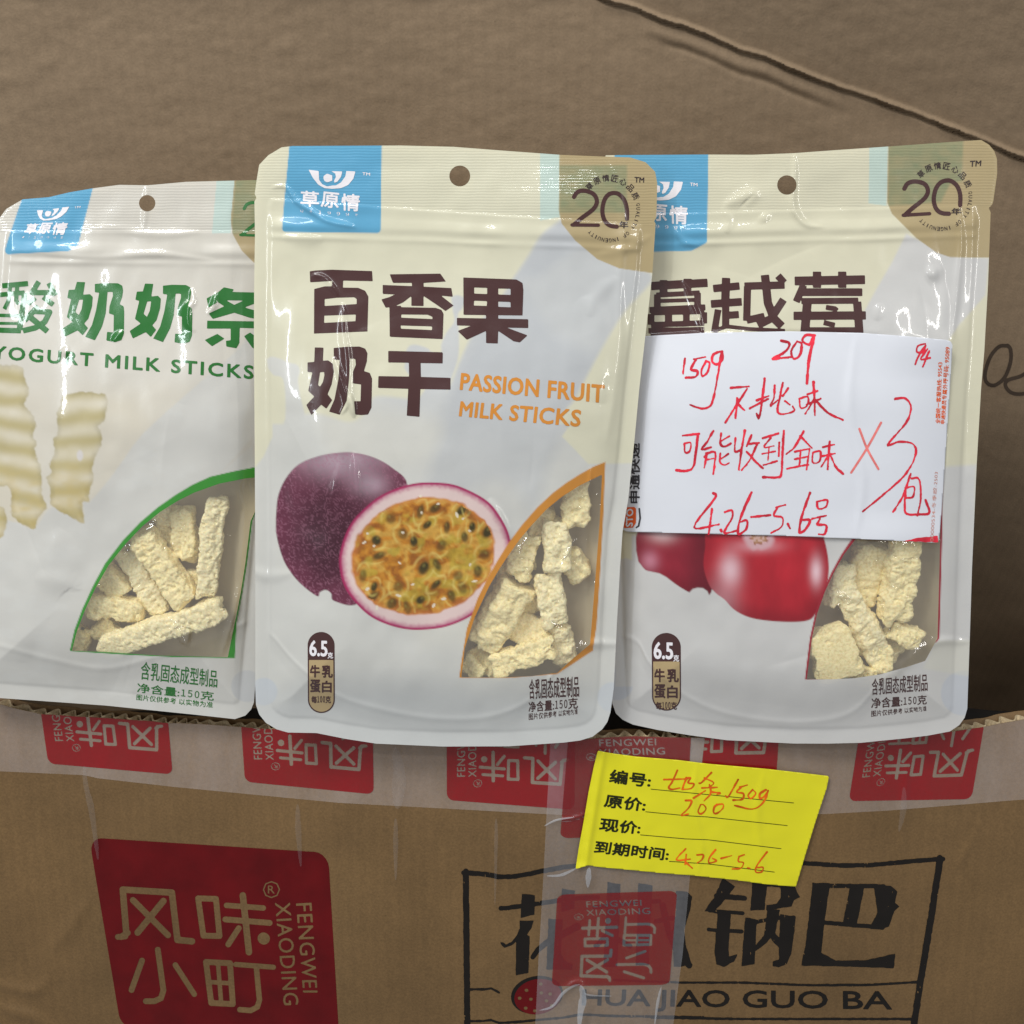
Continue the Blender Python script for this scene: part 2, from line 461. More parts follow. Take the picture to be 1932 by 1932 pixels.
def tape_mat(name, rgb, cover, rough=.28, coat=.3):
    """packing tape: milky film that half covers what lies below"""
    m, nt, b, out = new_mat(name); L = nt.links.new
    tc = N(nt, 'ShaderNodeTexCoord'); n1 = N(nt, 'ShaderNodeTexNoise'); n1.inputs['Scale'].default_value = 9; n1.inputs['Detail'].default_value = 7; n1.inputs['Roughness'].default_value = .65
    mp = N(nt, 'ShaderNodeMapping'); mp.inputs['Scale'].default_value = (1.6, .55, 1); L(tc.outputs['UV'], mp.inputs[0]); L(mp.outputs[0], n1.inputs['Vector'])
    nf = N(nt, 'ShaderNodeTexNoise'); nf.inputs['Scale'].default_value = 130; nf.inputs['Detail'].default_value = 3; L(tc.outputs['UV'], nf.inputs['Vector'])
    ad = N(nt, 'ShaderNodeMath', operation='MULTIPLY_ADD'); ad.inputs[1].default_value = .35; L(nf.outputs[0], ad.inputs[0]); L(n1.outputs[0], ad.inputs[2])
    mr = N(nt, 'ShaderNodeMapRange'); mr.inputs[1].default_value = .45; mr.inputs[2].default_value = .95; mr.inputs[3].default_value = max(0, cover - min(.10, cover * .3)); mr.inputs[4].default_value = min(1, cover + min(.10, cover * .3))
    L(ad.outputs[0], mr.inputs[0])
    b.inputs['Base Color'].default_value = (*lin(rgb), 1); b.inputs['Roughness'].default_value = rough; b.inputs['Coat Weight'].default_value = coat
    b.inputs['Coat Roughness'].default_value = .06
    bu = N(nt, 'ShaderNodeBump'); bu.inputs['Strength'].default_value = .3; bu.inputs['Distance'].default_value = .0012
    L(n1.outputs[0], bu.inputs['Height']); L(bu.outputs[0], b.inputs['Normal'])
    tr = N(nt, 'ShaderNodeBsdfTransparent'); mx = N(nt, 'ShaderNodeMixShader')
    L(mr.outputs[0], mx.inputs[0]); L(tr.outputs[0], mx.inputs[1]); L(b.outputs[0], mx.inputs[2]); L(mx.outputs[0], out.inputs[0])
    return m


def crumb_mat(name, rgb):
    m, nt, b, out = new_mat(name); L = nt.links.new
    tc = N(nt, 'ShaderNodeTexCoord'); n1 = N(nt, 'ShaderNodeTexNoise'); n1.inputs['Scale'].default_value = 900; n1.inputs['Detail'].default_value = 5
    L(tc.outputs['Object'], n1.inputs['Vector'])
    cr = N(nt, 'ShaderNodeValToRGB'); c = lin(rgb); cr.color_ramp.elements[0].position = .32; cr.color_ramp.elements[1].position = .6
    cr.color_ramp.elements[0].color = (c[0] * .86, c[1] * .80, c[2] * .66, 1); cr.color_ramp.elements[1].color = (*(c * 1.08), 1)
    L(n1.outputs[0], cr.inputs[0]); L(cr.outputs[0], b.inputs['Base Color'])
    b.inputs['Roughness'].default_value = .8; b.inputs['Subsurface Weight'].default_value = .08; b.inputs['Subsurface Scale'].default_value = .003
    bu = N(nt, 'ShaderNodeBump'); bu.inputs['Strength'].default_value = .5; bu.inputs['Distance'].default_value = .0006
    L(n1.outputs[0], bu.inputs['Height']); L(bu.outputs[0], b.inputs['Normal'])
    return m


M_FILM = film_mat('printed_film', gain=1.0, thin=.20)
M_BROWN = film_mat('dark_brown_ink', (64, 33, 31)); M_ORANGE = film_mat('orange_ink', (198, 128, 44))
M_GREEN = film_mat('green_ink', (28, 102, 34)); M_RED = film_mat('crimson_ink', (150, 38, 50))
M_WHITE = film_mat('white_ink', (226, 222, 226)); M_TAN = film_mat('tan_ink', (170, 148, 108))
M_SEALTXT = film_mat('emblem_ink', (50, 36, 34)); M_CLEAR = clear_mat('clear_film')
M_BACK = film_mat('inner_film', (222, 206, 172), rough=.4, coat=.2, thin=.3)
M_CRUMB = crumb_mat('milk_stick_crumb', (250, 235, 184)); M_CRUMB2 = crumb_mat('pale_milk_stick_crumb', (250, 238, 196))
M_REAR = board_mat('rear_kraft_board', (137, 117, 94), var=.08, scale=5, fibre=.06)
M_FRONT = board_mat('front_kraft_board', (108, 84, 54), var=.16, scale=14, fibre=.12, rough=.55, spec=.25)
M_FLUTE = board_mat('flute_paper', (172, 154, 124), var=.12, scale=60, fibre=.2)
M_BLACK = ink_mat('black_box_ink', (24, 20, 17), rough=.5)
M_BOXRED = ink_mat('dark_red_box_ink', (88, 6, 10), rough=.5)
M_BARE = ink_mat('bare_kraft_in_red', (134, 100, 62), rough=.6)
M_MARK = ink_mat('faded_marker', (72, 60, 50), rough=.7)
M_TAPE = tape_mat('milky_tape', (222, 208, 202), .20); M_TAPE2 = tape_mat('milky_tape_upright', (214, 214, 220), .13)
M_TAPERED = tape_mat('tape_red_ink', (138, 10, 18), .82); M_TAPEWHITE = tape_mat('tape_clear_letter', (198, 182, 172), .78)
M_TAPERED2 = tape_mat('thin_tape_red_ink', (128, 6, 14), .66, coat=.15)
M_CREASE = tape_mat('tape_crease', (215, 220, 228), .30)

# ------------------------------------------------------------------ rear carton (backing board)
CREASE = pts('S5', '150,-60 260,5 380,38 470,78 600,118 700,160 790,205 900,235 1050,300 1180,350 1300,390 1400,425 1500,462 1620,510 1750,560 1850,605 1932,636 2100,705')


def rear_h(x, y):
    yc = np.interp(x, CREASE[:, 0], CREASE[:, 1])
    d = y - yc + 2.0 * (noise(x / 14, y * 0, 5) - .5)
    wob = .6 + .7 * noise(x / 60, y * 0 + 3, 9)
    h = .0026 * np.exp(-((d + 4) / 4.0) ** 2) * wob - .0028 * np.exp(-((d - 3.0) / 3.0) ** 2) * wob
    h += .0012 * np.exp(-((d - 26) / 14) ** 2) * sstep(1190, 1260, x) * (1 - sstep(1500, 1640, x))
    h -= .0008 * np.exp(-((d - 42) / 6) ** 2) * sstep(1230, 1290, x) * (1 - sstep(1480, 1600, x))
    h -= .065 * sstep(760, 1450, y)
    h += .00004 * np.clip(-d, 0, 400) * sstep(1100, 1300, x)
    h += .0035 * (fbm(x / 420, y / 420, 31, 2) - .5) + .0007 * (fbm(x / 45, y / 30, 41, 3) - .5) * sstep(0, 40, np.abs(d))
    st = (x - y * .35); h += .0005 * (noise(st / 26, y / 240, 77) - .5) * sstep(120, 30, np.abs(d - 80))
    return h


rear = thing('cardboard_panel', (0, .2, -.3), 'large plain brown cardboard panel with a diagonal crease behind the pouches', 'cardboard')
RS = Surf(.088, -.38, rear_h)
fx = np.arange(-560, 2520, 4.0); fy = np.arange(-420, 1720, 4.0); X, Y = np.meshgrid(fx, fy)
P = np.c_[X.ravel(), Y.ravel()]; ny, nx = X.shape; ii = np.arange(ny * nx).reshape(ny, nx)
Q = np.c_[ii[:-1, :-1].ravel(), ii[1:, :-1].ravel(), ii[1:, 1:].ravel(), ii[:-1, 1:].ravel()]
V = RS.at(P); w_ = mesh_obj('board', V, Q, M_REAR, rear, uv=P); md = w_.modifiers.new('Solidify', 'SOLIDIFY'); md.thickness = .005; md.offset = -1



def slab(name, lo, hi, mat, parent, bev=.0015):
    bm = bmesh.new(); bmesh.ops.create_cube(bm, size=1)
    for v in bm.verts: v.co = Vector([lo[i] + (v.co[i] + .5) * (hi[i] - lo[i]) for i in range(3)])
    if bev: bmesh.ops.bevel(bm, geom=bm.edges[:], offset=bev, segments=2, affect='EDGES', profile=.5)
    me = bpy.data.meshes.new(name); bm.to_mesh(me); bm.free(); me.materials.append(mat)
    o = bpy.data.objects.new(name, me); COL.objects.link(o); o.parent = parent
    o.matrix_parent_inverse = parent.matrix_world.inverted(); return o


#slab('body', (-.36, .115, zb), (.36, .40, zt + .02), M_REAR, rear)
mk = Shape().line(pts('R6', '1862,108 1820,112 1780,160 1758,230 1765,272 1800,285 1845,250 1872,180 1872,125 1858,106'), 6.8, curve=True)
mk.line(pts('R6', '1990,180 1950,200 1945,225 1990,245 1990,300 1935,322 1880,320 1850,290 1860,262 1925,240 1985,190'), 6.8, curve=True)
sheet('marker_writing', RS, mk, M_MARK, rear, lift=.00015)

# ------------------------------------------------------------------ front carton
RIM = np.array([(-500, 1300), (-120, 1318), (0, 1329), (78, 1347), (190, 1354), (317, 1363), (456, 1371), (620, 1384), (850, 1394), (1069, 1398),
                (1125, 1392), (1200, 1389), (1300, 1391), (1480, 1393), (1650, 1391), (1809, 1379), (1932, 1357), (2060, 1338), (2500, 1290)], float)


def rim_y(x): return np.interp(x, RIM[:, 0], RIM[:, 1]) + 1.6 * (noise(x / 35, x * 0, 3) - .5)


def wall_y(x): return .021 - .020 * np.exp(-((x - 1090) / 620.0) ** 2)


WR = [  # wrinkles in the board: path, width, height in mm
    (pts('S1', '478,470 505,600 540,780 560,950'), 6, .9), (pts('S1', '530,1130 470,1230 330,1420 290,1470'), 14, 1.1),
    (pts('S1', '-40,1640 100,1685 210,1690 290,1600'), 9, 1.0), (pts('S1', '-40,1770 80,1815 200,1850 330,1930'), 10, 1.1),
    (pts('S2', '905,300 930,520 915,700 900,1080'), 8, .8), (pts('S2', '340,480 350,700 350,900 380,1020'), 9, .6),
    (pts('S2', '1480,650 1478,850 1468,1250'), 7, .9), (pts('S4', '835,-120 850,10 860,150'), 9, 1.4),
    (pts('S4', '800,690 830,800 800,960'), 9, 1.6), (pts('S4', '640,830 720,720 790,680 850,735 1000,757'), 6, 1.2),
    (pts('S4', '1262,690 1240,800 1220,960'), 5, 1.2), (pts('R8', '1480,60 1450,300 1440,430 1420,620'), 7, .7),
    (pts('R8', '1760,360 1720,460 1640,600'), 6, .6), (pts('R8', '1560,760 1530,900 1520,1100'), 8, .5),
    (pts('R8', '5,395 60,370 140,358 200,330'), 3, .7), (pts('R8', '1100,330 1130,700 1120,1150'), 16, .5)]


def wall_h(x, y):
    h = .0030 * (fbm(x / 330, y / 260, 11, 2) - .5) + .0012 * (fbm(x / 80, y / 110, 12, 3) - .5)
    for p, w, a in WR:
        lo, hi = p.min(0) - 3 * w, p.max(0) + 3 * w
        s = (x > lo[0]) & (x < hi[0]) & (y > lo[1]) & (y < hi[1])
        if s.any():
            h = np.array(h); h[s] += a * .001 * ridge(x[s], y[s], smooth(p, 4), w)
    return h


FS = Surf(wall_y, 0, wall_h)
box = thing('printed_carton', (0, .15, -.42), 'open brown carton with dark red logo, black lettering and printed tape, below the pouches', 'cardboard box')
shp = Shape(); shp.poly(np.array([(-520, 1200), (2520, 1200), (2520, 2300), (-520, 2300)], float))
P, T = contour(-500, 1270, 2500, 2290, 5, lambda x, y: np.minimum(shp.f(x, y), y - rim_y(x)))
mesh_obj('front_wall', FS.at(P), T, M_FRONT, box, uv=P)
# the cut rim: two rows of fluting between the liners
xs = np.arange(-490, 2490, 1.5); rim = FS.at(np.c_[xs, rim_y(xs)]); A = rim
TH = .0068


def ribbon(name, yo, zo, mat, depth=.012, thick=.0003):
    top = A.copy(); top[:, 1] += yo; top[:, 2] += zo
    bot = top.copy(); bot[:, 2] -= depth
    V = np.vstack([top, bot]); n = len(top); i = np.arange(n - 1)
    T = np.c_[i, i + n, i + n + 1, i + 1]
    o = mesh_obj(name, V, T, mat, box)
    s = o.modifiers.new('Solidify', 'SOLIDIFY'); s.thickness = thick; s.offset = 0; return o


s_arc = np.r_[0, np.cumsum(np.hypot(np.diff(A[:, 0]), np.diff(A[:, 1])))]
jit = 2.2 * (noise(xs / 75, xs * 0, 21) - .5)
crush = .35 + .65 * noise(xs / 70, xs * 0, 8)
ribbon('flute', .0042 + .0031 * crush * np.sin(2 * math.pi * s_arc / .0066 + 3 * jit), -.0003 + .0010 * (noise(xs / 12, xs * 0, 6) - .5), M_FLUTE, depth=.03, thick=.0005)
ribbon('inner_liner', .0084, .0002 + .0012 * (noise(xs / 25, xs * 0, 26) - .5), M_FRONT, depth=.25, thick=.0005)
M_GAPSHADE = ink_mat('gap_shade_black', (30, 29, 29), rough=.6)  # near-black sheet added inside the carton, stands in for shade behind the pouches
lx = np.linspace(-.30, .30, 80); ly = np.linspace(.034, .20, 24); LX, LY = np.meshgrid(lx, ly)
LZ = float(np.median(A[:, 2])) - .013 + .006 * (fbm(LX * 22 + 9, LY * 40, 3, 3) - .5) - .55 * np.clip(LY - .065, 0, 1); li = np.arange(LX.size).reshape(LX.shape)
mesh_obj('gap_shade_sheet', np.c_[LX.ravel(), LY.ravel(), LZ.ravel()], np.c_[li[:-1, :-1].ravel(), li[:-1, 1:].ravel(), li[1:, 1:].ravel(), li[1:, :-1].ravel()], M_GAPSHADE, box)
xa, xb = float(A[0, 0]), float(A[-1, 0]); ya, yb = float(A[0, 1]), float(A[-1, 1]); za = float(A[:, 2].min())
slab('side_wall', (xa - .006, ya + .001, -.42), (xa - .0005, .42, za), M_FRONT, box)
slab('side_wall', (xb + .0005, yb + .001, -.42), (xb + .006, .42, za), M_FRONT, box)
slab('back_wall', (xa - .006, .4205, -.42), (xb + .006, .426, za), M_FRONT, box)
slab('bottom', (xa - .006, .028, -.4265), (xb + .006, .426, -.4205), M_FRONT, box)

# --- the maker's square mark, drawn once in unit coordinates from the big print
BIG = pts('S1', '508,818 1872,905 1938,2010 690,1900')
HB = np.linalg.inv(homog(BIG))
LOGO = [('l', '720,1362 700,1115 980,1132 1012,1402 1095,1410', 38), ('l', '690,1385 728,1362', 36), ('l', '672,1385 715,1382', 34),
        ('l', '758,1175 958,1375', 36), ('l', '932,1180 785,1360', 38),
        ('l', '1130,1165 1232,1168 1252,1380 1160,1378 1130,1165', 34), ('l', '1292,1205 1502,1220', 32), ('l', '1285,1285 1538,1305', 34),
        ('l', '1385,1148 1420,1472', 38), ('l', '1362,1335 1302,1428', 34), ('l', '1503,1393 1506,1395', 68),
        ('l', '810,1520 750,1688', 34), ('l', '900,1458 932,1690 918,1735 880,1752 832,1752', 34), ('l', '1000,1545 1108,1712', 32),
        ('l', '1175,1528 1312,1535 1328,1768 1205,1762 1175,1528', 34), ('l', '1190,1642 1318,1650', 26), ('l', '1243,1530 1262,1765', 26),
        ('l', '1345,1542 1560,1558', 30), ('l', '1462,1555 1480,1745 1468,1785 1430,1805 1368,1800', 32),
        ('l', '1503,1115 1516,1082 1548,1070 1580,1082 1594,1115 1580,1148 1548,1160 1516,1148 1503,1115', 8)]
LTXT = [('XIAODING', '1655,1185 1704,1772 1618,1775 1568,1190'), ('FENGWEI', '1778,1190 1812,1702 1728,1702 1688,1195'),
        ('R', '1528,1092 1565,1092 1568,1138 1528,1138')]


def mark(name, quad, rot, surf, m_sq, m_ink, parent, l0, clipf=None, kink=None, rad=.055):
    """square plus lettering; rot in quarter turns counter-clockwise"""
    H = homog(quad); kk = kink or (lambda P: P)
    def turn(U):
        for _ in range(rot): U = np.c_[U[:, 1], 1 - U[:, 0]]
        return U
    def place(Pz): return kk(hmap(H, turn(hmap(HB, Pz))))
    t = np.linspace(0, math.pi / 2, 6); cs = []
    for cx, cy, a0 in ((1 - rad, rad * 1.3, -math.pi / 2), (1 - rad, 1 - rad * 1.3, 0), (rad, 1 - rad * 1.3, math.pi / 2), (rad, rad * 1.3, math.pi)):
        cs += [(cx + rad * math.cos(a + a0), cy + rad * 1.3 * math.sin(a + a0)) for a in t]
    e = []
    for i in range(len(cs)):
        p, q = np.array(cs[i]), np.array(cs[(i + 1) % len(cs)]); n = max(1, int(np.hypot(*(q - p)) / .06))
        e += [p + (q - p) * j / n for j in range(n)]
    sq = Shape().poly(kk(hmap(H, turn(np.array(e)))))
    ox, oy, k = CR['S1']
    ks = math.sqrt(abs(np.cross(quad[1] - quad[0], quad[3] - quad[0]))) / math.sqrt(abs(np.cross(BIG[1] - BIG[0], BIG[3] - BIG[0]))) * k
    ink = Shape()
    tx = Text()
    for body, q in LTXT:
        Hq = homog(pts('S1', q))
        tx.add(body, None, sp=1.08, bold=.004, warp=lambda V, Hq=Hq: place(hmap(Hq, V)))
    for _, s, w in LOGO: ink.line(place(pts('S1', s)), w * ks)
    def punched(x, y, F):
        F = np.minimum(F, -np.maximum(ink.f(x, y), tx.f(x, y)))
        return np.minimum(F, clipf(x, y)) if clipf else F
    sheet(name + '_print', surf, sq, m_sq, parent, lift=l0, step=1.35 if ks < .2 else 1.7, fmod=punched)


mark('logo', BIG, 0, FS, M_BOXRED, M_BARE, box, .00010)

# --- black print: frame, four big characters, romanised name, peppercorn
blk = Shape()
blk.line(pts('S4', '146,45 150,500 155,1000'), 11.5)
blk.line(pts('S4', '133,52 250,60 330,75 400,76 470,66 600,40 700,22 780,12'), 9)
blk.line(pts('R8', '560,560 800,548 1050,541 1200,551 1320,549 1500,532 1608,524'), 8.5)
blk.line(pts('R8', '1596,522 1560,760 1520,1000 1488,1210'), 12.5)
blk.line(pts('S4', '168,718 250,718 290,712 335,736'), 4.5)
blk.line(pts('S4', '168,900 250,898 290,893 335,910 460,903 600,888 700,880 800,862 1000,870 1500,878'), 4.6)
blk.line(pts('R8', '290,1010 560,1020 800,1020 1060,1030 1300,1030 1505,1018'), 4.5)
blk.line(pts('R8', '440,1160 800,1166 1480,1166'), 4.6)
# hua
blk.line(pts('R12', '575,265 640,262 760,245 960,215 1100,195 1290,170 1500,160'), 8.5)
blk.poly(pts('R12', '775,125 900,140 893,325 765,357')); blk.poly(pts('R12', '1158,75 1280,100 1275,270 1150,300'))
blk.poly(pts('R12', '755,382 888,382 865,460 820,520 852,530 838,878 718,905 722,580 680,620 610,640 572,600 568,582 600,590 625,612 680,585 730,520 755,460'))
blk.poly(pts('R12', '1030,365 1165,370 1150,640 1150,700 1180,760 1260,800 1250,850 1100,850 1010,845'))
blk.line(pts('R12', '880,730 930,660 1000,600 1150,520 1300,440'), 9, 14)
# jiao
blk.poly(pts('S4', '955,105 1028,118 1022,330 1010,590 930,590 945,330')); blk.poly(pts('S4', '1130,110 1212,125 1200,330 1190,580 1115,580 1125,330'))
blk.line(pts('S4', '880,250 1100,225 1250,215'), 8); blk.line(pts('S4', '890,470 960,400 1080,470'), 10); blk.line(pts('S4', '1230,330 1330,310'), 9)
blk.poly(pts('S4', '1345,155 1410,160 1437,190 1425,270 1390,380 1405,480 1435,575 1380,588 1332,590 1330,480 1325,380 1345,300'))
blk.line(pts('S4', '1270,240 1300,380 1350,500 1420,580'), 12)
# guo
blk.poly(pts('R8', '725,600 775,635 720,705 690,735 650,735 690,680')); blk.line(pts('R8', '700,672 812,682'), 10); blk.line(pts('R8', '672,732 806,742'), 7)
blk.line(pts('R8', '668,808 800,815'), 7)
blk.poly(pts('R8', '705,735 758,742 748,880 750,915 785,905 770,935 730,957 700,948 692,900'))
blk.poly(pts('R8', '845,615 905,615 892,728 835,732')); blk.line(pts('R8', '880,628 1000,632'), 6)
blk.poly(pts('R8', '955,620 1010,622 1022,655 1036,678 1010,690 1000,715 900,730 900,708 940,705 958,680'))
blk.poly(pts('R8', '815,758 862,768 852,945 800,955')); blk.line(pts('R8', '850,780 930,762 1010,758'), 7)
blk.poly(pts('R8', '955,745 1018,755 1010,830 1000,905 982,945 950,958 925,955 925,935 950,928'))
blk.poly(pts('R8', '905,728 955,728 935,820 900,860 855,895 858,870 890,830')); blk.poly(pts('R8', '920,800 950,840 975,870 955,885 920,850'))
# ba
blk.poly(pts('R8', '1085,620 1155,622 1132,780 1120,900 1180,932 1300,930 1418,903 1410,962 1180,955 1040,952 1058,860'))
blk.line(pts('R8', '1140,632 1370,634'), 8)
blk.poly(pts('R8', '1330,628 1398,632 1424,655 1416,700 1432,715 1412,735 1390,795 1360,806 1318,792 1345,740'))
blk.poly(pts('R8', '1235,640 1292,640 1262,790 1205,785')); blk.line(pts('R8', '1120,778 1365,800'), 8)
worn = lambda x, y, F: np.minimum(F + 1.2 * (noise(x / 7, y / 7, 23) - .5), 34 * (fbm(x / 4, y / 9, 3, 3) - .17))
sheet('product_name_print', FS, blk, M_BLACK, box, lift=.00013, step=1.4, fmod=worn)
Text().add('HUA JIAO GUO BA', pts('R8', '165,1048 1400,1056 1402,1150 160,1130'), bold=.016).build('romanised_name_print', FS, M_BLACK, box, lift=.00013)
t = np.linspace(0, 2 * math.pi, 40, endpoint=False)
c0 = pts('R12', '920,1090')[0]
outer = np.c_[c0[0] + 49 * np.cos(t), c0[1] + 36 * np.sin(t) - .08 * 49 * np.cos(t)]
inner = np.c_[c0[0] + 1.5 + 44 * np.cos(t), c0[1] + 3 + 33 * np.sin(t) - .08 * 49 * np.cos(t)]
sheet('peppercorn_outline_print', FS, Shape().poly(outer).hole(inner), M_BLACK, box, lift=.00013, step=1.6)
pc = Shape().poly(inner, .3)
sp = pts('R12', '820,1045 755,1120 862,1130 812,1215 955,985 960,1070 1045,1080 1010,1145 1060,1190 900,1240 700,1060')
for q in sp: pc.hole(np.c_[q[0] + 3.8 * np.cos(t[::4]), q[1] + 3.3 * np.sin(t[::4])])
sheet('peppercorn_print', FS, pc, M_BOXRED, box, lift=.00016, step=1.4)

# --- tapes
tb = pts('S1', '-700,440 0,440 330,455 480,462 560,480 1000,530 1932,620')
tb2 = pts('R8', '-60,357 150,352 600,338 1130,345 1400,330 1932,286 2700,230')
tpo = Shape().poly(np.vstack([[(-240, 1290)], tb, tb2[1:], [(2300, 1300)]]))
clipT = lambda x, y: y - rim_y(x) - .5
sheet('edge_tape', FS, tpo, M_TAPE, box, lift=.00028, step=4, fmod=lambda x, y, F: np.minimum(F, clipT(x, y)))
strip_r = pts('R8', '655,40 620,330 600,600'); strip_b = pts('S4', '1425,70 1385,500 1330,916 1290,1300')
vs_poly = np.vstack([pts('S2', '1790,200 1787,290 1765,700 1750,1000'), pts('S4', '560,560 540,960 520,1300'), strip_b[::-1], pts('R8', '620,330 655,20')])
vstrip = Shape().poly(vs_poly)
notv = lambda x, y: np.minimum(clipT(x, y), -vstrip.f(x, y) - .4)
mark('tape_logo', pts('S1', '195,-162 937,-102 985,458 275,396'), 2, FS, M_TAPERED, M_TAPEWHITE, box, .00034, clipT)
mark('tape_logo', pts('S2', '8,-57 772,13 780,572 45,500'), 2, FS, M_TAPERED, M_TAPEWHITE, box, .00034, clipT)
mark('tape_logo', pts('S2', '1196,50 1930,90 1925,660 1197,604'), 2, FS, M_TAPERED, M_TAPEWHITE, box, .00034, clipT)
mark('tape_logo', pts('R8', '430,-190 965,-190 940,190 420,195'), 2, FS, M_TAPERED, M_TAPEWHITE, box, .00034,
     lambda x, y: np.minimum(clipT(x, y), -vstrip.f(x, y) - .4))
mark('tape_logo', pts('R8', '1290,-85 1790,-115 1722,285 1230,293'), 2, FS, M_TAPERED, M_TAPEWHITE, box, .00034, clipT)
sheet('upright_tape', FS, vstrip, M_TAPE2, box, lift=.00055, step=4, fmod=lambda x, y, F: np.minimum(F, clipT(x, y)))
mark('tape_logo', pts('R8', '108,15 600,5 575,425 73,442'), 1, FS, M_TAPERED2, M_TAPEWHITE, box, .00062, clipT)
mark('tape_logo', pts('S4', '668,178 1352,155 1308,692 636,700'), 1, FS, M_TAPERED2, M_TAPEWHITE, box, .00062, clipT)
M_SHEEN = tape_mat('tape_air_gap_film', (200, 200, 204), .055, rough=.35)
for p, w, w1 in (('850,20 845,80 842,140', 5, 9), ('800,690 815,760 800,850 790,960', 6, 12), ('600,70 680,68 740,45 780,25', 2, 5), ('560,840 640,815 700,740 760,700 800,690', 2, 5),
                 ('1262,700 1240,800 1222,930', 2, 5), ('815,735 860,752 1000,757', 3, 1.5), ('587,-210 664,-248 779,-266', 2, 3)):
    sheet('tape_wrinkle', FS, Shape().poly(spindle(pts('S4', p), (w + w1) * .8)), M_CREASE, box, lift=.00075, step=1.3)
for c_, p, w, w1 in (('S2', '900,300 925,440 918,600 915,655', 13, 24), ('S2', '905,700 905,850 905,1080', 12, 2), ('S2', '1478,700 1478,850 1470,1250', 8, 2), ('S2', '325,440 328,640', 12, 22),
                     ('S2', '345,620 350,780 365,1000', 14, 3), ('S1', '478,400 490,520 520,650 548,850 560,950', 14, 3), ('S1', '1105,360 1110,520', 6, 14), ('R8', '1452,230 1448,330 1430,420', 12, 5)):
    sheet('tape_air_gap', FS, Shape().poly(spindle(pts(c_, p), (w + w1) * .7)), M_SHEEN, box, lift=.00045, step=2)

# ------------------------------------------------------------------ pouches
def mixc(c, m, col):
    m = np.clip(m, 0, 1)[:, None]; return c * (1 - m) + np.asarray(col)[None] * m


def aa(d, w=1.3): return np.clip(d / w + .5, 0, 1)


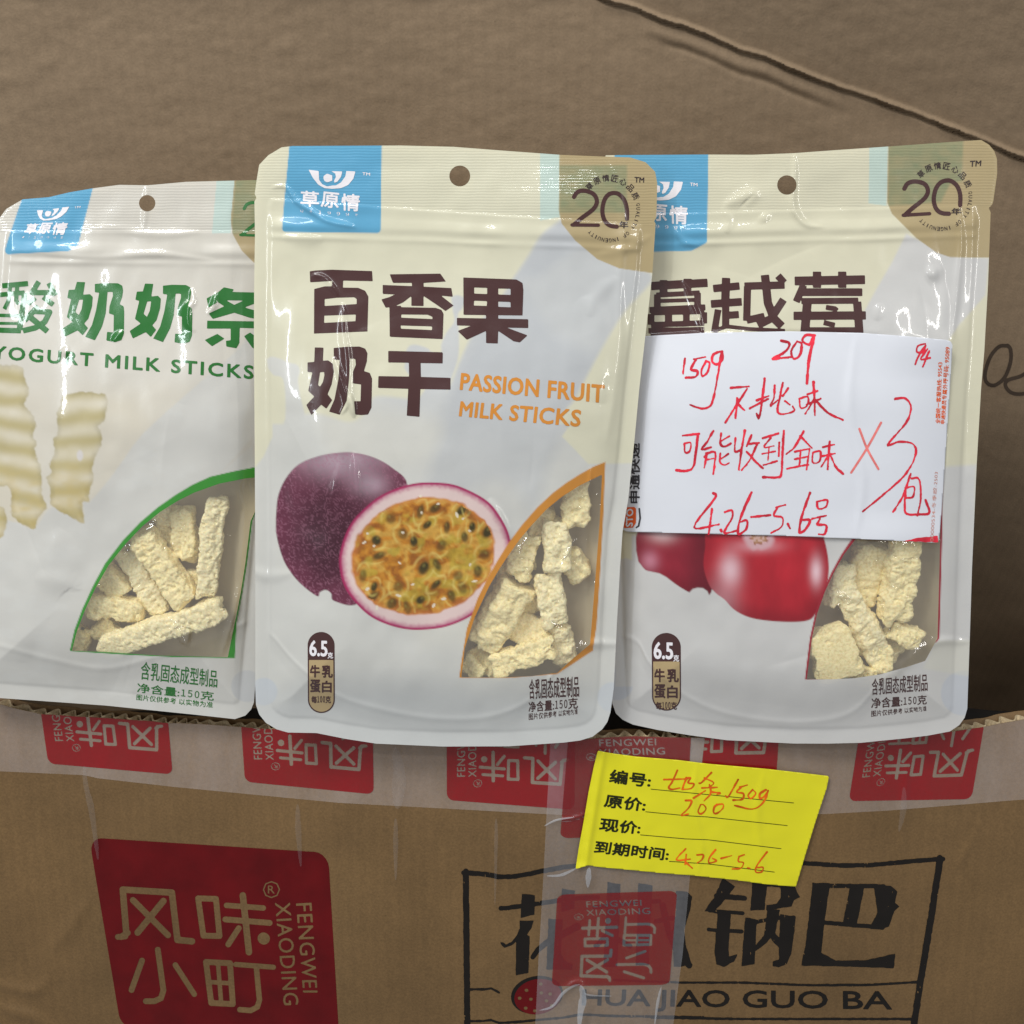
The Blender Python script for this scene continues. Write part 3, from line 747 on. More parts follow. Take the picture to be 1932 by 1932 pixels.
class Pouch:
    def __init__(s, outline, hole, hr, y0, yseal, yzip, bulge, wr, seed, side=(28, 28), wbump=None, arc=None):
        s.o = outline; s.hole = hole; s.hr = hr; s.yseal = yseal; s.yzip = yzip; s.b = bulge; s.wr = wr; s.seed = seed; s.y0 = y0
        s.side = side; s.arc = smooth(arc, 8) if arc is not None else None; s.calm = None
        s.surf = Surf(y0, 0, s.h)
        s.win = None; s.flat = False
    def h(s, x, y):
        x = np.asarray(x, float); y = np.asarray(y, float)
        d = sd_poly(x, y, s.o)
        e = np.clip((d - 27) / 170, 0, 1)
        yb = s.o[:, 1].max(); yz = s.yzip(x)
        vert = sstep(0, 330, y - yz - 10) * (1 - .55 * sstep(-150, -20, y - yb))
        h = s.b * (1 - (1 - e) ** 2.2) * vert
        h += .00018 * sstep(24, 33, d) * sstep(-40, -25, y - yz)
        # zip: two pressed ridges
        u = y - yz
        ins = sstep(20, 34, d)
        zz = .35 + .9 * noise(x / 70, x * 0, s.seed + 31); u = u + 2 * (noise(x / 90, x * 0, s.seed + 7) - .5)
        h += ins * zz * (.00055 * np.exp(-((u + 12) / 9) ** 2) + .0004 * np.exp(-((u - 9) / 6) ** 2) + .0003 * sstep(-32, -20, u))
        us = y - s.yseal(x)
        h += .0003 * sstep(-3, 3, us) * ins
        # buckles, dents and bottom gusset
        h0 = h.copy()
        h += .0030 * (fbm(x / 260 + s.seed, y / 300, s.seed, 2) - .5) * sstep(5, 120, d)
        h += .0010 * (fbm(x / 60 + s.seed, y / 75, s.seed + 5, 2) - .5) * sstep(3, 60, d)
        h += .0016 * (fbm(x / 180, y / 900 + 5, s.seed + 9, 1) - .5) * sstep(200, 20, y - s.o[:, 1].min())
        # flat facets between random fold lines, as stiff laminate buckles
        rg = np.random.RandomState(s.seed); L_, H_ = s.o.min(0), s.o.max(0)
        for _ in range(16):
            px_, py_ = rg.uniform(L_[0] + 60, H_[0] - 60), rg.uniform(L_[1] + 190, H_[1] - 60); th = rg.uniform(-.5, .5) + (math.pi / 2 if rg.rand() < .72 else 0)
            ln_, wd_, am_ = rg.uniform(35, 120), rg.uniform(8, 20), rg.uniform(-.0007, .0007)
            a_ = (x - px_) * math.cos(th) + (y - py_) * math.sin(th); b_ = -(x - px_) * math.sin(th) + (y - py_) * math.cos(th) + a_ * a_ / 900.0 * rg.uniform(-1, 1)
            h += am_ * ins * np.exp(-(a_ / ln_) ** 2) * np.where(b_ > 0, np.exp(-b_ / wd_), np.exp(b_ / (wd_ * 3.5)) )
        if s.arc is not None:
            ya = np.interp(x, s.arc[:, 0], s.arc[:, 1]); g = y - ya
            h += ins * (.00025 * np.exp(-(g / 6) ** 2) - .00045 * sstep(-4, 34, g))
        for p, w, a in s.wr:
            lo, hi = p.min(0) - 3.2 * w, p.max(0) + 3.2 * w
            m = (x > lo[0]) & (x < hi[0]) & (y > lo[1]) & (y < hi[1])
            if m.any(): h[m] += a * .001 * ridge(x[m], y[m], smooth(p, 4), w)
        if s.calm is not None:
            k = sstep(-6, 6, sd_poly(x, y, s.calm)); h = h0 * k + h * (1 - k) if not s.flat else h0
        return h
    def build(s, name, label, paint, win, cat='snack pouch'):
        s.win = win; o = s.o; lo, hi = o.min(0), o.max(0)
        cz = s.surf.at([[o[:, 0].mean(), hi[1]]])[0]
        s.root = r = thing(name, (float(cz[0]), float(cz[1]), float(cz[2])), label, cat, 'snack pouches standing side by side in the carton')
        def body(x, y):
            F = sd_poly(x, y, o); F = np.minimum(F, np.hypot(x - s.hole[0], (y - s.hole[1]) * (1.0)) - s.hr)
            return F
        def panel(nm, fld, step, y0, y1):
            P, T = contour(lo[0] - 3, y0, hi[0] + 3, y1, step, fld)
            c = paint(P[:, 0], P[:, 1]); rib = sstep(2, -2, P[:, 1] - s.yseal(P[:, 0])) * sstep(1, 6, sd_poly(P[:, 0], P[:, 1], o))
            return mesh_obj(nm, s.surf.at(P), T, M_FILM, r, col=c, uv=P, rib=rib)
        ys = s.yseal(np.array([lo[0], hi[0]]))
        panel('top_seal', lambda x, y: np.minimum(body(x, y), s.yseal(x) - y), 2.0, lo[1] - 3, ys.max() + 30)
        panel('front_panel', lambda x, y: np.minimum(np.minimum(sd_poly(x, y, o), y - s.yseal(x)), -sd_poly(x, y, win)), 2.0, ys.min() - 30, hi[1] + 3)
        P, T = contour(win[:, 0].min() - 4, win[:, 1].min() - 4, win[:, 0].max() + 4, win[:, 1].max() + 4, 2.5, lambda x, y: sd_poly(x, y, win) + .3)
        mesh_obj('clear_window', s.surf.at(P, -.00001), T, M_CLEAR, r, uv=P)
        # back panel bellies the other way; its inner face shows through the window
        def hb(x, y):
            d = sd_poly(np.asarray(x, float), np.asarray(y, float), o)
            return np.minimum(s.h(x, y), 0) - .0016 - s.back * (1 - (1 - np.clip((d - 10) / 120, 0, 1)) ** 2) * sstep(0, 260, y - s.yzip(x)) * (1 - .8 * sstep(-70, -5, y - hi[1])) + .0006 * fbm(x / 30, y / 50, 4, 3)
        B = Surf(s.y0, 0, hb)
        P, T = contour(lo[0], lo[1], hi[0], hi[1], 6, lambda x, y: body(x, y) - .6)
        mesh_obj('back_panel', B.at(P), T, M_BACK, r, uv=P)
        return r


# shared small print -------------------------------------------------
def ring_text(tx, cx, cy, rx, ry, chars, a0, a1, hgt, tilt=0.0, wsc=.8):
    n = len(chars)
    for i, ch in enumerate(chars):
        if ch == ' ': continue
        a = math.radians(a0 + (a1 - a0) * (i + .5) / n); c, s_ = math.cos(a), math.sin(a)
        o = np.array([cx + rx * s_, cy - ry * c]); rad = np.array([s_, -c]); tan = np.array([c, s_])
        w = hgt * wsc * (.28 if ch == 'I' else 1)
        q = [o + rad * hgt / 2 - tan * w / 2, o + rad * hgt / 2 + tan * w / 2, o - rad * hgt / 2 + tan * w / 2, o - rad * hgt / 2 - tan * w / 2]
        tx.add(ch, q, bold=.004)


def badge_print(pch, crop, cx, top, bot, hw, ysplit, name_txt):
    """capsule badge with the protein figure"""
    c = pts(crop, [(cx, top), (cx, bot), (cx + hw, ysplit)]); x0, yt = c[0]; yb = c[1][1]; r = c[2][0] - x0; ysp = c[2][1]
    cap = Shape().line(np.array([(x0, yt + r), (x0 + .5, yb - r)]), 2 * r)
    capi = Shape().line(np.array([(x0, yt + r), (x0 + .5, yb - r)]), 2 * r - 5)
    sheet('badge_border', pch.surf, cap, M_BROWN, pch.root, lift=.00010, step=1.5, fmod=lambda x, y, F: np.minimum(F, np.maximum(ysp - y, -capi.f(x, y))))
    sheet('badge_field', pch.surf, capi, M_TAN, pch.root, lift=.00010, step=1.5, fmod=lambda x, y, F: np.minimum(F, y - ysp))
    k = r / 25.0
    def q(ax, ay, bx, by, sl=0): return np.array([(x0 + ax * k, yt + ay * k), (x0 + bx * k, yt + (ay + sl) * k), (x0 + bx * k, yt + (by + sl) * k), (x0 + ax * k, yt + by * k)])
    Text().add('6.5', q(-21, 16, 11, 44, 1), bold=.022).add('克', q(12, 38, 22, 49), bold=.01).build('badge_figure', pch.surf, M_WHITE, pch.root, lift=.0002, cell=12)
    Text().add('牛', q(-20, 62, -3, 84), bold=.02).add('乳', q(2, 62, 21, 84, 1), bold=.02).add('蛋', q(-20, 89, -2, 112), bold=.02).add('白', q(2, 91, 19, 112), bold=.02) \
        .add('每', q(-18, 119, -8, 132), bold=.012).add('１００', q(-7, 119, 7, 131), bold=.012, sp=.66).add('克', q(8, 119, 18, 132), bold=.012) \
        .build('badge_lettering', pch.surf, M_BROWN, pch.root, lift=.0002, cell=12)


def brand_print(pch, H, chars=True):
    """bird-like swirl and three characters; H maps S7 sheet pixels to this pouch"""
    f = lambda s: hmap(H, pts('S7', s)) if H is not None else pts('S7', s)
    sw = Shape().poly(f('430,275 545,290 550,390 585,440 640,465 740,450 800,400 830,300 865,290 965,295 940,380 880,450 800,485 700,493 610,485 540,445 480,370'))
    sw.hole(f('600,300 680,285 735,300 745,355 720,400 690,415 740,425 780,380 800,320 800,290 860,290 850,350 800,420 740,455 650,455 590,420 560,365 565,320'))
    sw.line(f('645,370 646,372'), 2 * np.hypot(*(f('645,370')[0] - f('690,370')[0])))
    sw.poly(f('600,350 640,320 700,340 700,400 650,415 610,400')); sw.poly(f('690,292 815,295 800,355 760,410 725,425 720,400 742,360 735,320'))
    sheet('brand_swirl', pch.surf, sw, M_WHITE, pch.root, lift=.0001, step=1.2)
    tx = Text()
    tx.add('草', f('345,515 545,530 545,695 340,690'), bold=.016).add('原', f('585,525 775,545 770,715 570,700'), bold=.016).add('情', f('805,550 1015,560 1005,750 810,735'), bold=.016)
    tx.add('TM', f('1045,305 1132,310 1130,345 1045,338'), bold=.02)
    for i, ch in enumerate('始于１９９９年'):
        tx.add(ch, f('%d,%d %d,%d %d,%d %d,%d' % (335 + i * 104, 725 + i * 8, 372 + i * 104, 727 + i * 8, 372 + i * 104, 765 + i * 8, 335 + i * 104, 762 + i * 8)))
    tx.build('brand_lettering', pch.surf, M_WHITE, pch.root, lift=.0001, cell=12)


def emblem_print(pch, H, mat=None, only20=False):
    """figure 20 with its ring of lettering; H maps S6 sheet pixels"""
    mat = mat or M_SEALTXT
    f = lambda s: hmap(H, pts('S6', s)) if H is not None else pts('S6', s)
    u = np.hypot(*(f('100,100')[0] - f('200,100')[0])) / 100
    e = Shape().line(f('368,585 400,535 450,515 510,518 580,545 618,590 628,650 600,710 545,760 450,830 365,903'), 48 * u, curve=True)
    e.line(f('345,905 645,908'), 38 * u)
    e.line(f('972,835 970,720 940,620 880,555 820,540 760,560 715,620 692,720 700,810 735,880 790,915 855,925'), 48 * u, curve=True)
    sheet('anniversary_figure', pch.surf, e, M_BROWN if mat is M_SEALTXT else mat, pch.root, lift=.0001, step=1.2)
    tx = Text(); c = f('770,725')[0]; R = 330 * u
    tx.add('TM', f('1060,358 1168,365 1165,422 1058,418'), bold=.02)
    tx.add('年', f('885,865 985,865 985,945 880,940'), bold=.02)
    ring_text(tx, c[0], c[1], R, R * 1.08, '草原情匠心品质', -52, 74, 78 * u, wsc=1.0)
    ring_text(tx, c[0], c[1], R, R * 1.08, 'QUALITY OF INGENUITY', 78, 226, 44 * u, wsc=.7)
    tx.build('anniversary_lettering', pch.surf, mat, pch.root, lift=.0001, cell=14)


WM = 1.0  # ink multiplier
def C(*rgb): return lin(rgb) * WM


# ================= centre pouch: passion fruit
oc = np.array([(480, 380), (484, 373), (480.5, 366), (484, 341), (489, 311), (506, 293), (531, 278), (552, 275.5), (640, 275), (755, 274.5), (856, 277), (960, 285), (1056, 292),
               (1130, 295), (1189, 297), (1218, 306), (1236, 324), (1240, 345), (1239, 390), (1237.5, 412), (1234, 417), (1237, 422), (1231, 514), (1218, 631), (1206, 735), (1197, 831), (1185, 944), (1174.6, 1003),
               (1170, 1069), (1164, 1174), (1158, 1299), (1151.7, 1344), (1146, 1362), (1136, 1376), (1118, 1390), (1095, 1397), (1064, 1401), (960, 1408), (835, 1408.5), (710, 1403), (652, 1394),
               (597, 1383), (543, 1382), (522, 1376), (502, 1364), (489, 1348), (483, 1330), (481.7, 1300), (481.7, 1048), (480.8, 882), (479, 640), (479.5, 547), (481, 443)], float)
WRC = [(pts('R9', '520,95 620,110 720,210 760,280'), 5, .5), (pts('R9', '800,330 805,600 830,760 850,1050 880,1300'), 8, 1.2), (pts('R9', '720,800 790,1020 835,1200 780,1300'), 5, 1.5), (pts('R9', '860,1120 880,1220 895,1330'), 5, 1.3),
       (pts('R2', '440,140 430,220 400,330 390,450'), 7, .45), (pts('R2', '500,130 510,250 525,420'), 7, 1.1), (pts('R2', '1110,340 1160,430 1210,530'), 8, 1.2),
       (pts('S7', '0,480 160,470 300,640 450,740 650,860 980,930'), 5, .9), (pts('S7', '150,1000 250,1060 600,1080'), 10, .5),
       (pts('R1', '1650,120 1700,260 1720,450 1710,560 1700,900'), 7, .5), (pts('R1', '1600,540 1720,520 1850,450'), 8, .5), (pts('R1', '1560,820 1600,730 1690,640'), 12, .6),
       (pts('R2', '0,650 100,690 220,680'), 10, .7), (pts('R2', '1430,1130 1500,1030 1560,1000 1720,1000'), 8, .9), (pts('R2', '1570,200 1550,600 1560,980'), 6, 1.3), (pts('R2', '1330,470 1250,600 1300,760'), 6, 1.2), (pts('R2', '1500,520 1450,640 1440,700'), 5, 1.2),
       (pts('R2', '1130,480 1100,600 1000,700'), 22, -.8), (pts('R1', '1690,600 1700,1000 1640,1400'), 9, .5), (pts('P', '1100,560 1140,640 1130,760'), 25, .9),
       (pts('P', '700,880 830,1020 900,1180'), 34, .9), (pts('P', '560,560 520,760 535,1000'), 20, .7)]
arc_c = pts('R2', '60,930 130,965 230,1080 400,1220 600,1290 850,1335 1100,1330 1300,1250 1430,1100 1560,1005 1720,990')
PC = Pouch(oc, (867.5, 332), 19.6, -.0115, lambda x: 389 + (x - 700) * .07, lambda x: 443 + (x - 700) * .035, .0085, WRC, 3, arc=arc_c); PC.back = .010
ANCH = pts('R2', '975,1153 985,1080 1010,930 1060,790 1110,690 1150,620 1200,540 1260,460 1330,380 1400,315 1460,270 1520,232 1580,198 1637,175 1628,420 1612,700 1597,920 1580,1030 1420,1135 1200,1153')
winC = pts('R2', '985,1150 1000,1020 1045,880 1110,740 1160,655 1200,595 1250,525 1300,465 1370,390 1440,333 1520,282 1622,232 1612,440 1592,700 1568,1000 1480,1075 1420,1130 1300,1145 1150,1152')
SW1 = smooth(pts('R1', '1440,380 1350,450 1290,545 1220,650 1150,760 1060,860 985,1010 940,1120 890,1180 800,1200 600,1182 560,1250 480,1300 330,1260 200,1290 120,1420 120,1900 1300,1900 1420,1330 1500,1190 1600,1000 1720,800 1850,640 1700,590 1540,500'), 5)
DR1 = smooth(pts('R9', '140,820 180,800 240,812 330,850 400,870 425,920 410,1000 425,1120 470,1300 520,1500 240,1500 300,1330 285,1010 200,960 150,900'), 5)
DR2 = smooth(pts('R9', '1735,285 1790,270 1850,300 1830,380 1790,440 1800,600 1790,820 1700,1100 1650,1400 1300,1400 1500,1100 1640,800 1650,700 1690,600 1760,500 1750,400'), 5)
DR3 = smooth(pts('R9', '1350,740 1380,705 1440,700 1530,730 1560,760 1640,800 1640,980 1480,980 1380,960 1330,900'), 5)
FR1 = smooth(pts('R2', '145,430 155,330 190,250 250,185 340,148 430,133 500,133 590,155 670,200 740,275 700,420 560,600 520,810 410,805 395,770 370,755 345,765 330,782 250,720 190,640 160,560 145,490'), 6)
seedsP = pts('R2', '665,432 865,385 985,395 1015,385 800,400 770,535 895,555 1000,515 1035,470 1090,595 875,640 870,730 990,745 612,600 600,530 700,740 585,785 590,740 740,835 670,815 1105,490 970,690 920,470 830,460 540,690 1060,670 815,655 720,500 940,780 800,800')
glint = pts('R2', '560,500 545,540 805,405 965,415 1022,487 1025,640 1045,715 765,730 603,835 905,795 860,825 880,365 705,632 590,555 992,432 720,495 800,330 560,750 700,780')


def milk(x, y, c, m, col, s=7):
    sh = (fbm(x / 150, y / 110, s, 3) - .5)
    return mixc(c, m, col) * (1 + .10 * (sh * m)[:, None])


def corner_label(x, y, c, blue, gold, faint, green):
    bl = C(98, 170, 208); c = mixc(c, aa(sd_poly(x, y, faint)) * .8, C(190, 214, 208))
    c = mixc(c, aa(sd_poly(x, y, blue) + 7), bl)
    c = mixc(c, aa(sd_poly(x, y, gold)), C(180, 162, 122))
    c = mixc(c, aa(sd_poly(x, y, gold)) * aa(sd_poly(x, y, green), 5) * (.45 + .5 * fbm(x / 18, y / 12, 6, 2)), C(136, 144, 110))
    return c


def paint_c(x, y):
    c = np.tile(C(220, 217, 193), (len(x), 1))
    c = c * (1 + .02 * (fbm(x / 90, y / 90, 1, 2) - .5))[:, None]
    low = sstep(760, 900, y)
    ml = C(210, 210, 205)
    patchL = pts('R2', '0,-60 130,-60 130,60 90,150 50,200 0,220'); patchR = pts('R2', '1440,60 1520,-60 1800,-200 1800,180 1560,185 1500,120')
    m = np.maximum.reduce([aa(sd_poly(x, y, SW1), 9), aa(sd_poly(x, y, DR1), 4), aa(sd_poly(x, y, DR2), 5), aa(sd_poly(x, y, DR3), 5)])
    allm = aa(y - 800, 6) * (1 - aa(sd_poly(x, y, patchL), 4)) * (1 - aa(sd_poly(x, y, patchR), 4))
    m = np.maximum(m, allm)
    c = milk(x, y, c, m, ml)
    dk = aa(sd_poly(x, y, pts('R1', '1440,380 1350,450 1290,545 1220,650 1330,640 1500,520 1540,500')), 20) * .3
    c = mixc(c, dk * m, C(172, 178, 188)); c = mixc(c, m * .45 * sstep(900, 700, y) * sstep(640, 800, x), C(186, 191, 199))
    band = pts('R1', '1230,650 960,1060 850,1500 700,1900 1280,1900 1380,1500 1600,1000 1400,900')
    c = mixc(c, aa(sd_poly(x, y, band), 30) * .45 * m, C(184, 188, 194))
    for q_, r_ in (('330,1290 700,1240 900,1330 760,1500 400,1480', .5), ('900,1700 1150,1560 1300,1750 1000,1900', .4), ('150,1700 420,1650 500,1900 180,1980', .45), ('700,2050 1100,2150 1300,2280 800,2320', .5)):
        c = mixc(c, aa(sd_poly(x, y, smooth(pts('R1', q_))), 34) * r_ * m, C(216, 214, 204))
    for q, rr in ((pts('R2', '90,1215')[0], 26), (pts('R2', '1668,1240')[0], 28)):
        c = mixc(c, aa(rr - np.hypot(x - q[0], y - q[1]), 3) * .5, C(188, 198, 212))
    arcp = pts('R2', '0,1290 300,1180 800,1160 1400,1230 1800,1200 1800,1600 0,1600')
    c = mixc(c, aa(sd_poly(x, y, arcp), 60) * .5, C(206, 210, 212))
    # whole fruit
    d = sd_poly(x, y, FR1); u = (x - 640) / 120; v = (y - 985) / 140
    sp_ = noise(x / 2.2, y / 2.2, 3) ; lowf = fbm(x / 30, y / 40, 8, 3)
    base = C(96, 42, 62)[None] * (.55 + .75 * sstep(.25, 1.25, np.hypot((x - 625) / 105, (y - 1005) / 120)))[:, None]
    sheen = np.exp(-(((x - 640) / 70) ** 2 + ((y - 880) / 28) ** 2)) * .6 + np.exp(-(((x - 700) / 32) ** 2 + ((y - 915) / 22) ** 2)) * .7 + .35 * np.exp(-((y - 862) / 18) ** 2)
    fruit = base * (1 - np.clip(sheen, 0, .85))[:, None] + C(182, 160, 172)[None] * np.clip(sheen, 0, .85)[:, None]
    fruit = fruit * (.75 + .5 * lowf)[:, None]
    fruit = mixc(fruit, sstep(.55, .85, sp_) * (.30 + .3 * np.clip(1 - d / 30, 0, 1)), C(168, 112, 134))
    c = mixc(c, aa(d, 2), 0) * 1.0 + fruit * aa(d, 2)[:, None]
    # cut fruit
    ang = math.radians(-12); cx, cy = pts('R2', '822,602')[0]
    dx, dy = x - cx, y - cy; a = dx * math.cos(ang) + dy * math.sin(ang); b = -dx * math.sin(ang) + dy * math.cos(ang)
    # (image y points down, so the long axis rises to the right)
    rr = np.hypot(a / 163, b / 138) + .012 * (noise(np.arctan2(b, a) * 4, a * 0, 4) - .5)
    hd = (1 - rr) * 145
    c = mixc(c, aa(hd, 2), C(168, 40, 92))
    rind = mixc(np.tile(C(186, 96, 132), (len(x), 1)), sstep(2, 17, hd + 3 * noise(x / 5, y / 5, 2)), C(228, 204, 200))
    c = c * (1 - aa(hd - 4, 3))[:, None] + rind * aa(hd - 4, 3)[:, None]
    pu = (1 - np.hypot((a + 4) / 137, (b + 1) / 110)) * 120 + 5 * (noise(x / 12, y / 12, 8) - .5)
    n1 = fbm(x / 20 + 2 * noise(x / 30, y / 30, 1), y / 16, 5, 3); n2 = fbm(x / 7, y / 7, 15, 3)
    pulp = mixc(np.tile(C(190, 126, 40), (len(x), 1)), sstep(.45, .72, n1), C(206, 158, 70)); pulp = mixc(pulp, sstep(.52, .2, n1) * .8, C(142, 80, 28))
    pulp = mixc(pulp, sstep(.55, .75, fbm(x / 24, y / 20, 55, 2)) * .6, C(176, 160, 56)); pulp = pulp * (.78 + .5 * n2)[:, None]
    pulp = mixc(pulp, sstep(14, 0, pu) * .55, C(214, 130, 70))
    c = c * (1 - aa(pu, 4))[:, None] + pulp * aa(pu, 4)[:, None]
    rg = np.random.RandomState(5)
    for i, (sx, sy) in enumerate(seedsP):
        th = rg.uniform(-.5, 1.2); ca, sa = math.cos(th), math.sin(th); w_, h_ = rg.uniform(7, 12), rg.uniform(11, 17)
        ex, ey = x - sx, y - sy; q1 = ex * ca + ey * sa; q2 = -ex * sa + ey * ca; q = np.hypot(q1 / w_, q2 / h_)
        ok = pu > 3
        c = mixc(c, np.clip(1 - np.abs(q - 1.55) / .35, 0, 1) * .5 * ok * sstep(-1, 1, np.sin(np.arctan2(q2, q1) * 2 + i)), C(232, 212, 120))
        c = mixc(c, sstep(1.15, .45, q) * (.62 + .18 * (i % 3)) * ok * (.8 + .4 * n2), C(66, 58, 26))
        c = mixc(c, sstep(.35, .1, np.hypot((q1 + 2) / w_, (q2 + 4) / h_)) * .4 * ok, C(150, 140, 70))
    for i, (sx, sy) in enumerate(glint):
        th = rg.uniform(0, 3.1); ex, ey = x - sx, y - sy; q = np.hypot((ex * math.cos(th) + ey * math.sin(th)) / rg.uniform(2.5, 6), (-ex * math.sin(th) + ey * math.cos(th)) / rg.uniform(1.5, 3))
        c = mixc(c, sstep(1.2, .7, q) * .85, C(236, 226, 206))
    # window border and corner prints
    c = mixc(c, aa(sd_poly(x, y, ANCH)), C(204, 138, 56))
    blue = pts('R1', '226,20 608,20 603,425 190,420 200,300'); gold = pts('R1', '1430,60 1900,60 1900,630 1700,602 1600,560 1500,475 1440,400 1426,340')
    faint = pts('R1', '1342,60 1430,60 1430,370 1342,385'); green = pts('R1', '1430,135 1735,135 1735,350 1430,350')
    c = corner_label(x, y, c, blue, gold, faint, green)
    return np.clip(c, 0, 1)


def top_shade(c): return c


passion = PC.build('snack_pouch', 'centre pouch, cream with brown title, halved passion fruit and orange-edged window', paint_c, winC)
ttl = Shape()
ttl.poly(pts('R9', '512,62 560,55 700,48 1050,60 1055,147 800,142 798,203 930,205 990,230 1018,280 1010,582 548,600 550,215 640,192 700,192 708,145 515,157'))
ttl.hole(pts('R9', '640,302 750,290 895,286 917,300 917,345 640,362')).hole(pts('R9', '637,445 910,435 907,493 635,508'))
ttl.poly(pts('R9', '1203,88 1640,82 1688,150 1495,162 1495,195 1735,207 1748,282 1645,272 1755,358 1685,405 1600,345 1495,275 1495,362 1390,360 1390,275 1320,330 1250,362 1168,377 1130,305 1200,285 1250,262 1142,257 1142,180 1395,190 1395,162 1230,162'))
ttl.poly(pts('R9', '1200,370 1300,358 1300,372 1600,378 1650,395 1668,430 1660,648 1203,628'))
ttl.hole(pts('R9', '1302,435 1530,437 1572,455 1572,475 1302,463')).hole(pts('R9', '1298,530 1570,538 1568,570 1298,558'))
ttl.poly(pts('R9', '555,720 630,722 625,835 670,832 710,860 720,930 700,1040 665,1125 705,1175 655,1250 610,1215 525,1305 482,1218 550,1145 498,1095 535,935 492,932 492,850 550,845'))
ttl.hole(pts('R9', '600,935 635,932 638,960 625,1020 600,1060 583,1045'))
ttl.poly(pts('R9', '718,725 820,715 940,712 990,730 1010,770 1005,840 980,925 1030,940 1050,990 1045,1240 1015,1300 960,1305 905,1300 895,1185 950,1185 955,1040 882,1030 885,930 910,870 905,820 858,815 850,1000 830,1180 770,1302 678,1275 725,1170 758,1000 770,828 720,825'))
ttl.poly(pts('R9', '1190,750 1662,762 1660,858 1470,855 1472,975 1728,983 1728,1085 1468,1080 1460,1320 1350,1310 1363,1078 1102,1070 1105,968 1370,972 1368,852 1190,850'))
GUO = Shape()
ttl.poly(pts('R1', '994,643 1235,652 1262,668 1266,700 1262,815 995,812'))
for q in ('1043,688 1102,690 1102,718 1043,716', '1152,693 1208,694 1208,722 1152,720', '1043,748 1102,750 1100,772 1041,770', '1152,752 1208,754 1208,778 1152,776'): ttl.hole(pts('R1', q))
ttl.poly(pts('R1', '965,826 1288,832 1288,872 1190,870 1285,905 1250,937 1222,932 1152,885 1150,942 1097,940 1097,885 1010,925 968,885 1030,862 965,860'))
ttl.poly(pts('R1', '1097,812 1152,812 1152,840 1097,840'))
sheet('title_lettering', PC.surf, ttl, M_BROWN, passion, lift=.00010, step=1.7)
Text().add('PASSION FRUIT', pts('R1', '987,1077 1632,1132 1628,1210 980,1150'), bold=.028, sp=1.06).add('MILK STICKS', pts('R1', '984,1205 1528,1245 1520,1318 976,1270'), bold=.028, sp=1.06) \
    .build('flavour_lettering', PC.surf, M_ORANGE, passion)
badge_print(PC, 'R2', 350, 945, 1312, 61, 1072, None)
net_weight(Text(), 'R2', '1290,1262 1512,1242 1512,1292 1290,1308').add('含乳固态成型制品', pts('R2', '1292,1160 1518,1144 1518,1240 1292,1250')) \
    .add('图片仅供参考 以实物为准', pts('R2', '1290,1314 1512,1292 1512,1318 1290,1345')).build('net_weight_lettering', PC.surf, M_BROWN, passion)
brand_print(PC, None); emblem_print(PC, None)

# ================= right pouch: cranberry
orr = np.array([(1140, 300), (1143, 293), (1169, 292.5), (1329, 291.5), (1420, 292), (1497, 289), (1580, 283), (1675, 276.5), (1792, 268), (1851, 264), (1866, 273), (1876, 285), (1881, 300), (1881.5, 327), (1874, 380),
                (1871, 388), (1865, 392), (1869, 400), (1868, 430), (1864, 538), (1857, 664), (1851, 733), (1842.7, 876.5), (1834, 1070), (1830, 1194), (1825, 1337), (1820, 1354), (1810, 1368), (1792, 1380), (1750, 1388),
                (1708, 1393), (1623.6, 1401.5), (1560, 1403), (1497, 1402.8), (1371, 1396.5), (1300, 1387), (1240, 1377), (1194, 1367), (1175, 1358), (1162, 1346), (1155, 1326), (1150, 1200), (1145, 1000), (1140, 600)], float)
WRR = [(pts('R5', '905,110 905,200 895,310 910,380 960,430 1040,440'), 6, .9), (pts('R5', '580,350 720,290 690,350'), 10, .8), (pts('R5', '370,440 400,500 480,525'), 6, .6), (pts('R5', '600,470 610,400 580,350'), 8, .6),
       (pts('R5', '400,680 430,750 470,850 490,930'), 6, .9), (pts('R5', '1640,340 1650,500 1640,620 1610,960'), 6, .9), (pts('R5', '1290,780 1270,860'), 8, .5), (pts('R5', '1500,660 1570,620'), 12, .8),
       (pts('S8', '1000,1560 850,1600'), 14, .7), (pts('R7', '1440,150 1490,400 1530,590'), 6, 1.4), (pts('R7', '1060,380 1130,410 1180,500'), 5, 1.2), (pts('R7', '1330,770 1450,650 1540,600 1690,600'), 8, .9),
       (pts('R5', '760,380 780,420'), 9, .6), (pts('R7', '1100,420 1060,500'), 10, .5), (pts('P', '1740,700 1800,900 1790,1150'), 24, .8), (pts('P', '1250,1150 1400,1300 1600,1330'), 40, .8)]
arc_r = pts('R7', '90,560 200,600 260,700 400,830 600,920 900,960 1150,920 1300,770 1450,650 1560,595 1700,590')
PR = Pouch(orr, (1484.6, 349), 18.2, .001, lambda x: 402 - (x - 1300) * .026, lambda x: 452 - (x - 1300) * .03, .0085, WRR, 12, arc=arc_r); PR.back = .010
PR.calm = pts('R6', '235,64 500,50 880,43 1200,50 1400,64 1604,88 1600,300 1552,975 1300,978 900,960 500,950 160,941 120,925 118,300')
ANR = pts('R11', '622,915 635,800 655,640 690,480 740,330 800,200 860,90 920,0 1100,-250 1300,-430 1540,-560 1532,0 1515,640 1500,660 1300,800 1100,880 900,905')
winR = pts('R11', '635,912 650,780 668,640 702,480 755,330 815,200 880,85 945,0 1110,-230 1300,-400 1525,-520 1520,0 1502,640 1420,790 1300,830 1120,880 950,905 800,912')
